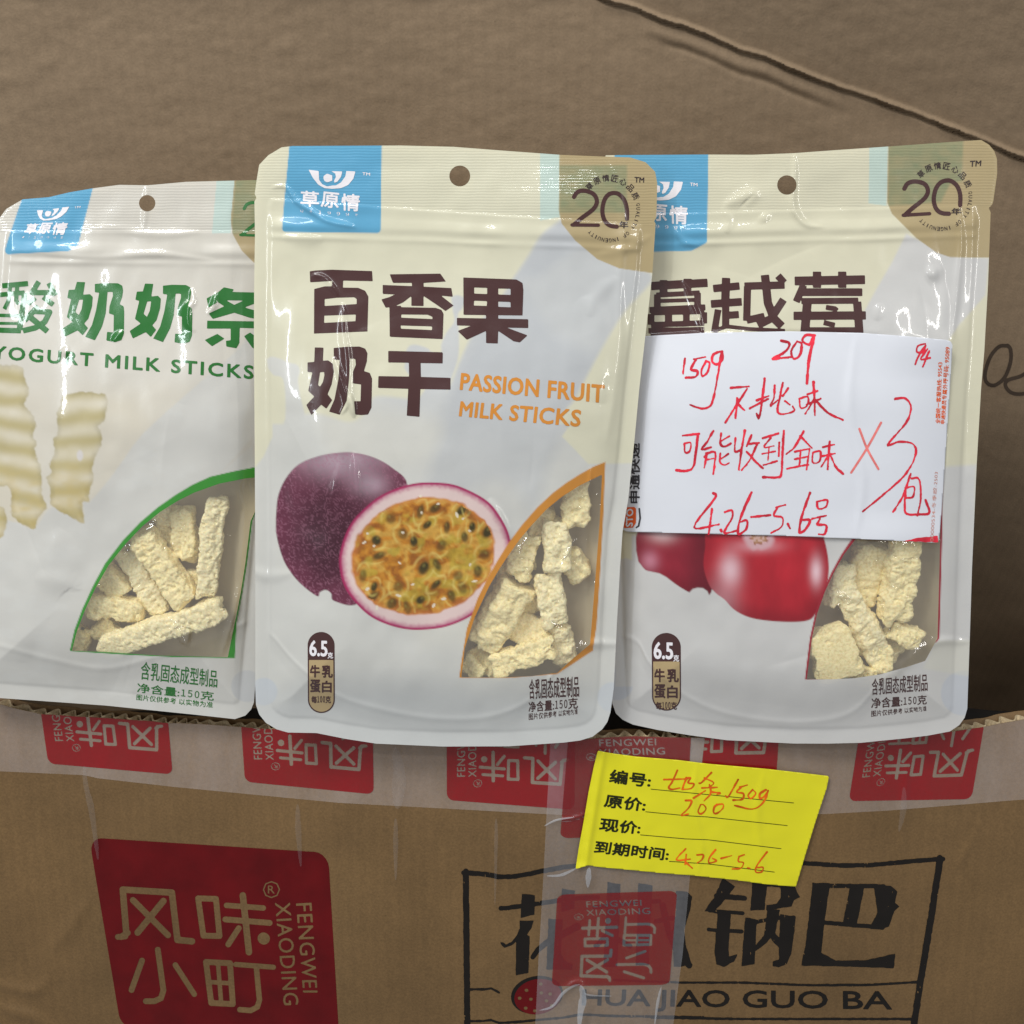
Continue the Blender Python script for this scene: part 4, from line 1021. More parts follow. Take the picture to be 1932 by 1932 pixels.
CB1 = smooth(pts('R7', '500,60 560,20 900,0 1000,60 1040,150 1058,270 1040,380 1000,470 960,505 850,510 720,495 640,460 590,410 550,380 520,340 497,260 505,170'), 6)
CB2 = smooth(pts('R7', '195,190 200,110 260,60 420,50 520,80 560,200 530,380 480,385 440,382 400,360 350,330 290,295 240,280 205,240'), 6)


def paint_r(x, y):
    c = np.tile(C(221, 217, 192), (len(x), 1)) * (1 + .02 * (fbm(x / 90, y / 90, 2, 2) - .5))[:, None]
    sw = pts('R5', '1405,470 1340,600 1270,720 1200,850 1100,1000 1100,1200 1500,1250 1560,1000 1640,880 1760,745 1775,580 1640,575 1500,520')
    sw2 = np.vstack([pts('R6', '900,200 800,1200 1700,1200 1720,640 1560,650 1580,300')])
    m = np.maximum(aa(sd_poly(x, y, sw), 5), aa(sd_poly(x, y, sw2), 8))
    low = pts('R7', '125,230 150,225 190,240 232,278 300,292 330,308 365,335 400,362 432,378 448,362 470,356 495,358 515,372 524,392 545,394 565,402 600,432 640,462 700,492 1000,512 1040,-60 1710,-60 1720,1200 40,1200 60,300')
    m = np.maximum(m, aa(sd_poly(x, y, low), 3)); m = np.maximum(m, aa(y - 1010, 5) * aa(x - 1192, 3))
    c = milk(x, y, c, m, C(209, 208, 206), 17)
    for q, rr in ((pts('R7', '110,790')[0], 30), (pts('R7', '1660,830')[0], 42)):
        c = mixc(c, aa(rr - np.hypot(x - q[0], y - q[1]), 3) * .5, C(184, 192, 206))
    c = mixc(c, aa(sd_poly(x, y, pts('R7', '1540,595 1720,590 1720,760 1480,720')), 6) * .5, C(214, 212, 196))
    for poly, cx, cy, base in ((CB2, 1230, 1055, (150, 34, 52)), (CB1, 1445, 1075, (190, 36, 50))):
        d = sd_poly(x, y, poly)
        f = np.tile(C(*base), (len(x), 1)) * (.8 + .35 * fbm(x / 26, y / 60, 4, 3) - .25 * sstep(0, 110, y - cy))[:, None]
        edge = sstep(34, 0, d); f = mixc(f, edge * .45, C(120, 18, 34))
        if base[0] > 160:
            for hx, hy, rx, ry, s_ in ((1378, 1075, 20, 30, .9), (1540, 1078, 11, 26, .95), (1430, 1030, 40, 12, .5), (1365, 1130, 30, 40, .3)):
                f = mixc(f, np.exp(-((x - hx) / rx) ** 2 - ((y - hy) / ry) ** 2) * s_, C(236, 200, 208))
            cal = np.hypot((x - 1432) / 28, (y - 1012) / 24) + .18 * (noise(np.arctan2(y - 1012, x - 1432) * 3, x * 0, 9) - .5)
            f = mixc(f, sstep(1.25, .85, cal), C(212, 170, 176)); f = mixc(f, sstep(.75, .55, cal) * sstep(.45, .7, noise(x / 4, y / 4, 3)), C(150, 84, 50)); f = mixc(f, sstep(.7, .4, cal) * .5, C(214, 180, 150))
        else:
            f = mixc(f, np.exp(-((x - 1226) / 16) ** 2 - ((y - 1058) / 18) ** 2) * .65, C(220, 150, 170)); f = mixc(f, sstep(1270, 1330, x) * .75, C(96, 20, 34))
            f = mixc(f, np.exp(-((x - 1250) / 26) ** 2 - ((y - 1008) / 16) ** 2) * .8, C(220, 190, 190))
        c = c * (1 - aa(d, 2))[:, None] + f * aa(d, 2)[:, None]
    c = mixc(c, aa(sd_poly(x, y, low), 4) * aa(sd_poly(x, y, pts('R7', '125,230 150,225 190,240 232,278 300,292 330,308 365,335 400,362 432,378 448,362 470,356 495,358 515,372 524,392 545,394 565,402 600,432 640,462 640,800 100,800')), 2), C(209, 208, 206))
    c = mixc(c, aa(sd_poly(x, y, ANR)), C(158, 42, 56))
    blue = pts('R5', '118,60 503,60 496,500 440,530 90,540'); gold = pts('R5', '1324,40 1900,20 1800,578 1600,575 1540,555 1450,490 1390,430 1340,380 1320,330')
    faint = pts('R5', '1240,40 1324,40 1316,345 1236,335'); green = pts('R5', '1324,60 1660,40 1655,235 1600,250 1560,330 1324,345')
    return np.clip(corner_label(x, y, c, blue, gold, faint, green), 0, 1)


cran = PR.build('snack_pouch', 'right pouch, cream with brown title and cranberry picture, partly covered by a white handwritten label', paint_r, winR)
tr = Shape()
for s, w in (('262,705 300,702 515,690', 15), ('318,678 318,740', 14), ('425,672 425,730', 14), ('285,745 480,735', 9), ('290,742 290,810', 12), ('470,735 470,800', 12), ('285,772 470,766', 7), ('255,812 505,800', 11),
             ('262,830 262,878', 12), ('498,822 498,872', 12), ('262,826 500,820', 8), ('262,878 500,870', 10), ('340,826 340,878', 13), ('420,826 420,878', 12), ('250,905 500,900', 10), ('260,925 500,925', 8),
             ('540,716 658,704', 13.5), ('598,668 594,775', 15), ('530,785 668,775', 14), ('596,780 596,895', 13), ('600,836 655,832', 13), ('562,810 545,912', 12), ('545,905 600,885 700,897 862,905', 7),
             ('680,705 860,700', 13.5), ('694,705 690,860', 13), ('772,655 785,780 812,850 848,885', 15), ('855,765 800,850 740,880', 14), ('690,858 770,840', 13), ('830,658 858,690', 13),
             ('905,682 1220,676', 16), ('1005,640 1005,712', 15), ('1118,640 1118,712', 15), ('945,700 912,775', 13), ('940,732 1208,732', 14), ('935,772 1190,770', 11), ('962,775 950,915', 16), ('1185,775 1195,915', 15),
             ('900,838 1224,836', 15), ('1045,800 1085,806 1095,815', 9), ('1035,868 1085,880', 9), ('945,905 1200,905', 13)):
    tr.bar(pts('R5', s), w * 1.04)
sheet('title_lettering', PR.surf, tr, M_BROWN, cran, lift=.0001, step=1.6)
badge_print(PR, 'R7', 330, 560, 908, 65, 688, None)
net_weight(Text(), 'R7', '1250,852 1496,838 1496,880 1248,898').add('含乳固态成型制品', pts('R7', '1252,765 1500,742 1500,820 1250,840')) \
    .add('图片仅供参考 以实物为准', pts('R7', '1248,908 1496,886 1496,910 1248,936')).build('net_weight_lettering', PR.surf, M_BROWN, cran)
srcq = pts('S7', '245,10 1222,10 1190,960 175,960'); dstq = pts('R5', '120,118 503,118 496,515 100,520')
Hm = homog(dstq) @ np.linalg.inv(homog(srcq)); Hm /= Hm[2, 2]; brand_print(PR, Hm)
srcq = pts('S6', '345,500 1168,360 1000,1030 345,920'); dstq = pts('S8', '605,575 1468,340 1262,1012 618,955')
Hm = homog(dstq) @ np.linalg.inv(homog(srcq)); Hm /= Hm[2, 2]; emblem_print(PR, Hm)

# ================= left pouch: yogurt
ol = np.array([(-8, 428), (0, 410), (12, 394), (43, 376), (92, 372), (130, 363), (173.5, 355.5), (225, 348.7), (279, 349.5), (352, 343), (480, 339.8), (530, 339), (546, 348), (550, 370), (546, 480), (530, 700), (512, 950), (492, 1180), (481, 1300), (479, 1325),
               (474, 1338), (463, 1350), (443, 1356.7), (364, 1348), (198, 1331), (0, 1317), (-40, 1314), (-62, 1306), (-74, 1290), (-72, 1200), (-50, 900), (-30, 650)], float)
WRL = [(pts('R3', '1335,870 1345,960 1310,1020 1310,1120 1360,1180'), 6, 1.0), (pts('R3', '1505,900 1490,990 1440,1060'), 6, .9), (pts('R3', '860,1165 780,1245'), 5, .6), (pts('R3', '1024,150 1010,350 1000,470'), 5, .5),
       (pts('R3', '300,640 700,660 1100,640 1500,680'), 6, .6), (pts('R3', '560,470 800,460 1100,500 1400,480'), 8, .5), (pts('R4', '1080,970 1060,1250 960,1090'), 5, 2.0), (pts('R4', '1370,900 1330,1110 1260,1330'), 5, 2.0),
       (pts('R4', '1400,500 1380,800 1370,980'), 8, .7), (pts('R3', '430,1310 480,1330'), 6, .7), (pts('R4', '200,880 400,920 420,960'), 18, .8), (pts('P', '120,1000 60,1100 40,1250'), 30, 1.0), (pts('P', '330,560 380,640 340,760'), 25, .7)]
arc_l = pts('R4', '-100,1240 0,1270 300,1350 600,1400 900,1330 1200,1240 1350,1160 1450,1120')
PL = Pouch(ol, (277.7, 383.4), 15.4, .004, lambda x: 437 - (x - 200) * .0 + 0 * x, lambda x: 486 + (x - 200) * .01, .0085, WRL, 23, arc=arc_l); PL.back = .009
ANL = pts('R4', '398,1300 425,1180 470,1060 530,930 600,800 700,670 800,565 900,480 1000,410 1100,350 1200,305 1330,275 1460,250 1560,240 1440,560 1410,800 1385,960 1350,1140 1340,1340 1000,1335 700,1320')
winL = pts('R4', '410,1298 438,1190 485,1065 545,940 620,810 715,690 815,585 915,505 1010,445 1110,395 1250,345 1400,315 1550,300 1430,560 1400,800 1375,960 1340,1140 1300,1335 900,1325 600,1305')
YS = [smooth(a_, 4) for a_ in (pts('R10', '610,370 760,345 900,355 1015,395 995,600 935,680 965,740 960,860 910,950 880,1080 885,1180 845,1290 850,1390 780,1400 800,1570 770,1590 510,1440 480,1400 480,1260 440,1170 490,1110 470,1030 520,920 505,800 555,720 540,540 590,470 575,430'),
      pts('R10', '-300,100 180,95 225,200 275,350 230,460 305,550 345,670 310,760 350,820 330,920 380,1040 400,1180 400,1330 450,1430 370,1540 315,1650 150,1560 105,1480 100,1270 0,1240 -300,1240'),
      pts('R10', '-300,1400 0,1430 50,1500 65,1590 40,1680 0,1740 -300,1900'))]


def paint_l(x, y):
    c = np.tile(C(214, 210, 200), (len(x), 1)) * (1 + .05 * (fbm(x / 70, y / 90, 3, 3) - .5))[:, None]
    c = mixc(c, .6 * fbm(x / 110, y / 80, 61, 2) * sstep(700, 780, y), C(216, 206, 182))
    sw = smooth(pts('R4', '1700,-800 1512,-600 1330,-395 1120,-215 907,-26 786,95 650,285 520,440 475,450 470,540 300,480 190,600 60,560 -300,560 -300,1800 1700,1800 1500,200'), 5)
    m = aa(sd_poly(x, y, sw), 4); c = milk(x, y, c, m, C(209, 208, 203), 27)
    c = mixc(c, aa(sd_poly(x, y, pts('R4', '1240,300 1560,20 1600,0 1600,300 1450,300 1440,80 1350,180')), 4) * .35, C(204, 196, 184))
    c = mixc(c, .5 * sstep(.5, .8, fbm(x / 40, y / 26, 71, 3)) * m, C(214, 214, 210))
    for i, poly in enumerate(YS):
        d = sd_poly(x, y, poly); ph = y / 5.9 + (.012 if i == 0 else -.028) * x + 1.6 * fbm(x / 40, y / 40, i, 2)
        b = np.clip(.5 + .5 * np.sin(ph * .82), 0, 1)
        f = mixc(np.tile(C(190, 178, 134), (len(x), 1)), b * (.55 + .5 * fbm(x / 24, y / 30, i + 4, 2)), C(222, 215, 196)); f = mixc(f, .6 * fbm(x / 22, y / 12, 9 + i, 2) * sstep(820, 960, y), C(208, 184, 110))
        f = f * (1 - .18 * sstep(14, 0, d + 4 * noise(x / 6, y / 6, i)))[:, None]
        c = c * (1 - aa(d + 3 * noise(x / 6, y / 6, i + 50) - 1.5, 3))[:, None] + f * aa(d + 3 * noise(x / 6, y / 6, i + 50) - 1.5, 3)[:, None]
    q = pts('R10', '760,950')[0]; c = mixc(c, aa(6 - np.hypot((x - q[0]), (y - q[1]) * .6), 3) * .8, C(216, 212, 214))
    q = pts('R4', '1410,1500')[0]; c = mixc(c, aa(30 - np.hypot(x - q[0], y - q[1]), 3) * .5, C(186, 190, 196))
    c = mixc(c, aa(sd_poly(x, y, ANL)), C(62, 146, 54))
    blue = pts('R3', '225,120 650,60 520,560 470,590 60,612 75,560'); gold = pts('R3', '1640,40 2200,40 2200,760 1770,700 1680,610 1620,500 1605,400')
    faint = pts('R3', '1515,40 1640,40 1605,490 1475,495'); green = pts('R3', '1640,100 2000,100 2000,480 1610,500')
    return np.clip(corner_label(x, y, c, blue, gold, faint, green), 0, 1)


yog = PL.build('snack_pouch', 'left pouch, off-white with green title, wavy stick picture and green-edged window', paint_l, winL)
tl = Shape()
NAI = ['535,830 592,832 578,920 625,915 645,935 640,1000 615,1085 585,1120 612,1152 575,1202 540,1168 450,1212 428,1160 505,1108 465,1075 495,950 468,942 478,886 520,884',
       '660,845 720,838 820,840 850,856 856,890 850,935 832,985 860,1000 864,1040 862,1190 845,1235 800,1250 740,1238 745,1178 790,1182 792,1060 758,1050 762,1000 785,930 785,900 748,900 735,1050 710,1140 660,1237 592,1212 640,1130 668,1030 690,905 660,903']
HOLE = '550,955 578,952 568,1020 548,1062 525,1040'
for dx, dy in ((0, 0), (474, 12)):
    for s in NAI:
        a = np.array([[float(v) for v in p.split(',')] for p in s.split()]) + (dx, dy); tl.poly(pts('R3', a))
    tl.hole(pts('R3', np.array([[float(v) for v in p.split(',')] for p in HOLE.split()]) + (dx, dy)))
for s, w in (('15,858 195,842', 9), ('70,860 60,960 30,1020', 7), ('120,858 112,960 130,985', 7), ('-60,925 172,905', 8), ('172,905 135,1165', 9.5), ('-60,1062 150,1066', 6), ('-60,1118 150,1120', 5), ('-60,1165 145,1170', 9),
             ('270,828 222,905 370,905', 9), ('340,838 385,925', 9.5), ('245,940 190,985', 9), ('300,935 370,990', 9), ('265,1000 170,1100', 9.5), ('240,1035 345,1040 310,1110 245,1150 160,1170', 9.5), ('215,1080 330,1175', 10)):
    tl.bar(pts('R3', s), w * 1.1)
tl.poly(pts('R3', '1558,868 1628,882 1615,900 1850,906 1850,960 1760,985 1700,1008 1850,1050 1850,1100 1740,1080 1630,1045 1480,1088 1452,1050 1560,1000 1515,970 1450,1010 1438,945 1520,900')).hole(pts('R3', '1572,958 1695,960 1630,990'))
tl.poly(pts('R3', '1442,1100 1850,1106 1850,1155 1668,1150 1665,1255 1645,1292 1575,1280 1572,1240 1605,1236 1605,1155 1440,1155'))
tl.poly(pts('R3', '1512,1192 1562,1225 1475,1278 1425,1235')).poly(pts('R3', '1698,1208 1740,1182 1820,1240 1780,1300 1755,1288'))
sheet('title_lettering', PL.surf, tl, M_GREEN, yog, lift=.0001, step=1.6)
Text().add('YOGURT MILK STICKS', pts('R3', '-48,1275 1762,1415 1760,1505 -55,1362'), bold=.028, sp=1.22).build('flavour_lettering', PL.surf, M_GREEN, yog)
net_weight(Text(), 'R4', '785,1482 1222,1535 1218,1585 782,1535').add('含乳固态成型制品', pts('R4', '808,1360 1243,1410 1238,1510 800,1462')) \
    .add('图片仅供参考 以实物为准', pts('R4', '780,1546 1216,1590 1214,1625 778,1580')).build('net_weight_lettering', PL.surf, M_GREEN, yog)
srcq = pts('S7', '245,10 1222,10 1190,960 175,960'); dstq = pts('R3', '222,250 635,175 520,600 60,612')
Hm = homog(dstq) @ np.linalg.inv(homog(srcq)); Hm /= Hm[2, 2]; brand_print(PL, Hm)
srcq = pts('S6', '345,500 645,500 645,925 345,925'); dstq = pts('R3', '1690,275 1850,265 1840,520 1672,515')
Hm = homog(dstq) @ np.linalg.inv(homog(srcq)); Hm /= Hm[2, 2]; emblem_print(PL, Hm, M_GREEN)

# ------------------------------------------------------------------ milk sticks: one object each, seen through the windows
def stick(name, pouch, crop, seg, w, depth, label, seed, mat, flat=.8):
    rug = 1.0 if pouch is PL else 1.5
    p = pts(crop, seg); w = w * CR[crop][2]
    ax = pouch.surf.y0 + depth
    S0 = Surf(ax); A3 = S0.at(p); a, b = A3[0], A3[1]
    dz = np.random.RandomState(seed); b = b + np.array([0, dz.uniform(-.002, .002), 0])
    L = np.linalg.norm(b - a); r = w / FPX * (ax - CAM[1]) / 2; ex = (b - a) / L
    ez = np.array([0, 1., 0]) - ex * ex[1]; ez /= np.linalg.norm(ez); ey = np.cross(ez, ex)
    nu, nv = max(30, int(L / .00036)), 72
    u = np.linspace(-1, 1, nu); t = np.linspace(0, 2 * math.pi, nv, endpoint=False); U, Tt = np.meshgrid(u, t, indexing='ij')
    cx, cy = np.cos(Tt), np.sin(Tt); n = 6.0
    k = (np.abs(cx) ** n + np.abs(cy) ** n) ** (-1 / n)
    end = (1 - np.abs(U) ** 14) ** (1 / 5.0); end = np.where(np.abs(U) >= 1, 0, end)
    rot = dz.uniform(-.25, .25); qx, qy = cx * k * r * end, cy * k * r * flat * end
    qx, qy = qx * math.cos(rot) - qy * math.sin(rot), qx * math.sin(rot) + qy * math.cos(rot)
    X = U * (L / 2 + r * .25); pt = np.c_[X.ravel(), qx.ravel(), qy.ravel()]
    nr = np.c_[(np.sign(U) * np.abs(U) ** 14).ravel(), cx.ravel(), cy.ravel()]
    d = rug * .0016 * (noise3(pt / .0075 + seed, seed) - .5) + rug * .0014 * (noise3(pt / .0032 + seed, seed + 1) - .5) + .0008 * (noise3(pt / .0014, seed + 2) - .5) + .0006 * (noise3(pt / .0007, seed + 3) - .5) - .0008 * sstep(.68, .8, noise3(pt / .0016 + 9, seed + 5))
    pt[:, 0] += .0036 * (noise3(np.c_[pt[:, 1] / .0035, pt[:, 2] / .0035, U.ravel() * 0 + 3 * np.sign(U.ravel())] + seed, seed + 8) - .5) * np.abs(U.ravel()) ** 6
    pt = pt + nr * d[:, None]; pt[:, 1] += .0008 * (noise3(np.c_[pt[:, 0] / .012, pt[:, 0] * 0, pt[:, 0] * 0] + seed, seed) - .5)
    V = (pt[:, :1] * ex + pt[:, 1:2] * ey + pt[:, 2:3] * ez)
    # pressed against the inside of the film, never through it
    Wd = V + (a + b) / 2 + np.array([0, .0004, 0]); rel = Wd - CAM; f_ = rel @ FW
    sx, sy = CPX + FPX * (rel @ RT) / f_, CPX - FPX * (rel @ UP) / f_
    lim = pouch.surf.at(np.c_[sx, sy])[:, 1] + .0007; V[:, 1] = np.maximum(Wd[:, 1], lim) - (a[1] + b[1]) / 2
    i, j = np.meshgrid(np.arange(nu - 1), np.arange(nv), indexing='ij'); a0 = (i * nv + j).ravel(); a1 = (i * nv + (j + 1) % nv).ravel()
    T = np.c_[a0, a0 + nv, a1 + nv, a1]
    o = mesh_obj(name, V, T, mat); o.location = (a + b) / 2
    return tag(o, label, 'milk stick', 'crumbly milk sticks inside the ' + {id(PL): 'left', id(PC): 'centre', id(PR): 'right'}[id(pouch)] + ' pouch')


K = 'milk_stick'
for i, (pch, crop, seg, w, dep, lab) in enumerate([
    (PL, 'R4', '1235,430 1175,985', 120, .0005, 'long upright milk stick at the right side of the left pouch window'),
    (PL, 'R4', '1040,500 1065,750', 140, .0035, 'short milk stick left of the long upright one in the left pouch window'),
    (PL, 'R4', '810,640 1060,1010', 165, -.0015, 'thick slanting milk stick in the middle of the left pouch window, in front'),
    (PL, 'R4', '720,720 920,1080', 130, .0035, 'slanting milk stick just behind the thick slanting one in the left pouch window'),
    (PL, 'R4', '590,850 700,970', 150, .003, 'stubby milk stick under the green arc in the left pouch window'),
    (PL, 'R4', '510,1050 800,1060', 140, .0, 'short level milk stick at the left edge of the left pouch window'),
    (PL, 'R4', '600,1280 1260,1065', 150, -.003, 'longest milk stick lying along the bottom of the left pouch window'),
    (PL, 'R4', '430,1290 470,1180', 110, .003, 'milk stick end in the bottom left corner of the left pouch window'),
    (PL, 'R4', '560,1210 640,1130', 120, .005, 'shaded milk stick under the short level one in the left pouch window'),
    (PL, 'R4', '900,560 1000,500', 120, .006, 'milk stick against the top of the green arc in the left pouch window'),
    (PL, 'R4', '800,900 1150,900', 150, .0085, 'shaded milk stick at the back of the left pouch window'),
    (PC, 'R2', '1500,270 1505,450', 125, .001, 'topmost milk stick in the centre pouch window'),
    (PC, 'R2', '1405,450 1420,650', 125, -.001, 'upright milk stick below the topmost one in the centre pouch window'),
    (PC, 'R2', '1470,590 1530,690', 110, .003, 'broken milk stick at the right edge of the centre pouch window'),
    (PC, 'R2', '1290,500 1230,680', 130, .001, 'milk stick beside the orange arc in the centre pouch window'),
    (PC, 'R2', '1370,690 1400,900', 125, -.001, 'upright milk stick in the middle of the centre pouch window'),
    (PC, 'R2', '1240,740 1080,990', 165, .0, 'thick slanting milk stick on the left of the centre pouch window'),
    (PC, 'R2', '1140,1100 1400,1000', 120, -.003, 'level milk stick lying along the bottom of the centre pouch window'),
    (PC, 'R2', '1430,920 1450,1080', 110, .001, 'milk stick end at the bottom right of the centre pouch window'),
    (PC, 'R2', '1010,1070 1070,1130', 100, .003, 'milk stick end in the bottom left corner of the centre pouch window'),
    (PC, 'R2', '1350,400 1330,520', 110, .004, 'shaded milk stick beside the upper orange arc in the centre pouch window'),
    (PC, 'R2', '1200,900 1360,960', 150, .0075, 'shaded milk stick at the back of the centre pouch window'),
    (PC, 'R2', '1180,830 1340,780', 150, .0085, 'shaded milk stick behind the upright middle one in the centre pouch window'),
    (PC, 'R2', '1050,1010 1190,1110', 140, .0075, 'shaded milk stick behind the bottom left corner of the centre pouch window'),
    (PC, 'R2', '1150,640 1300,600', 140, .008, 'shaded milk stick behind the one beside the orange arc in the centre pouch window'),
    (PL, 'R4', '600,960 850,1120', 150, .009, 'shaded milk stick behind the short level one in the left pouch window'),
    (PL, 'R4', '930,620 1130,720', 150, .0085, 'shaded milk stick behind the short upright one in the left pouch window'),
    (PR, 'R7', '1170,560 1340,660', 150, .008, 'shaded milk stick behind the foot of the slanting one in the right pouch window'),
    (PR, 'R7', '1400,120 1350,500', 135, -.001, 'long upright milk stick at the right of the right pouch window'),
    (PR, 'R7', '1040,560 1100,740', 200, -.0035, 'broad milk stick chunk in the lower left corner of the right pouch window'),
    (PR, 'R7', '1120,360 1290,660', 120, .001, 'slanting milk stick in the middle of the right pouch window'),
    (PR, 'R7', '1330,540 1450,590', 90, .0, 'broken milk stick end at the foot of the upright one in the right pouch window'),
    (PR, 'R7', '1250,170 1190,420', 150, .006, 'shaded milk stick behind the others in the right pouch window'),
    (PR, 'R7', '1120,260 1090,420', 110, .001, 'milk stick under the crimson arc in the right pouch window'),
    (PR, 'R7', '1290,620 1290,720', 90, .0, 'smooth yellowish milk stick tip beside the broad chunk in the right pouch window'),
    (PR, 'R7', '1190,735 1260,745', 70, .0, 'small crumb of milk stick at the bottom of the right pouch window')]):
    stick(K, pch, crop, seg, w, dep + .0005, lab, 11 + i * 7, M_CRUMB if i % 3 else M_CRUMB2)

# ------------------------------------------------------------------ white shipping label with red handwriting
def label_h(x, y):
    PR.flat = True; h = PR.h(x, y); PR.flat = False
    return h + .0007 + .0010 * (fbm(x / 190, y / 150, 5, 2)) + .0030 * sstep(720, 625, y) * sstep(1560, 1800, x) + .0012 * sstep(960, 1020, y) * sstep(1500, 1750, x) + .0007 * ridge(x, y, smooth(pts('R6', '1180,60 1150,400 1210,700 1180,960'), 4), 9)


LBL = Surf(PR.surf.y0, 0, label_h)
lp = np.vstack([pts('R6', '120,70 240,64 500,50 880,43 1200,50 1400,64 1585,82 1604,88 1612,104 1600,300 1580,600 1562,860 1552,975 1546,988 1530,990 1300,978 900,960 500,950 160,941 140,936 130,925 122,700 118,300')])
lab_p = Shape().poly(lp)


def paper_mat(name, rgb, rough=.55, coat=.15):
    m, nt, b, out = new_mat(name); L = nt.links.new
    tc = N(nt, 'ShaderNodeTexCoord'); n1 = N(nt, 'ShaderNodeTexNoise'); n1.inputs['Scale'].default_value = 8; n1.inputs['Detail'].default_value = 5
    L(tc.outputs['UV'], n1.inputs['Vector']); mr = N(nt, 'ShaderNodeMapRange'); mr.inputs[3].default_value = .95; mr.inputs[4].default_value = 1.04; L(n1.outputs[0], mr.inputs[0])
    sc = N(nt, 'ShaderNodeVectorMath', operation='SCALE'); sc.inputs[0].default_value = lin(rgb); L(mr.outputs[0], sc.inputs['Scale']); L(sc.outputs[0], b.inputs['Base Color'])
    b.inputs['Roughness'].default_value = rough; b.inputs['Coat Weight'].default_value = coat; b.inputs['Coat Roughness'].default_value = .3
    bu = N(nt, 'ShaderNodeBump'); bu.inputs['Strength'].default_value = .15; bu.inputs['Distance'].default_value = .001; L(n1.outputs[0], bu.inputs['Height']); L(bu.outputs[0], b.inputs['Normal'])
    return m


M_PAPER = paper_mat('white_label_paper', (208, 210, 217)); M_YEL = paper_mat('yellow_sticker_paper', (214, 207, 16), rough=.5)
M_REDPEN = ink_mat('red_marker', (205, 45, 62), rough=.5, wear=.30, scale=110); M_PALEPEN = ink_mat('pale_red_marker', (222, 120, 116), wear=.1, scale=220)
M_ORPEN = ink_mat('orange_red_marker', (206, 88, 18), wear=.3, scale=130); M_GREY = ink_mat('dark_grey_print', (64, 62, 66)); M_ORPRINT = ink_mat('orange_print', (214, 92, 44)); M_PALEPRINT = ink_mat('pale_print', (190, 140, 130))
M_STKBLACK = ink_mat('sticker_black_print', (34, 36, 14))
lo_ = LBL.at(lp.mean(0)[None])[0]
sl = thing('shipping_label', tuple(float(v) for v in lo_), 'white paper label with red handwriting stuck on the right pouch', 'label')
w_ = sheet('label_paper', LBL, lab_p, M_PAPER, sl, lift=.0004, step=3); md = w_.modifiers.new('Solidify', 'SOLIDIFY'); md.thickness = .00015; md.offset = -1
pen = Shape()
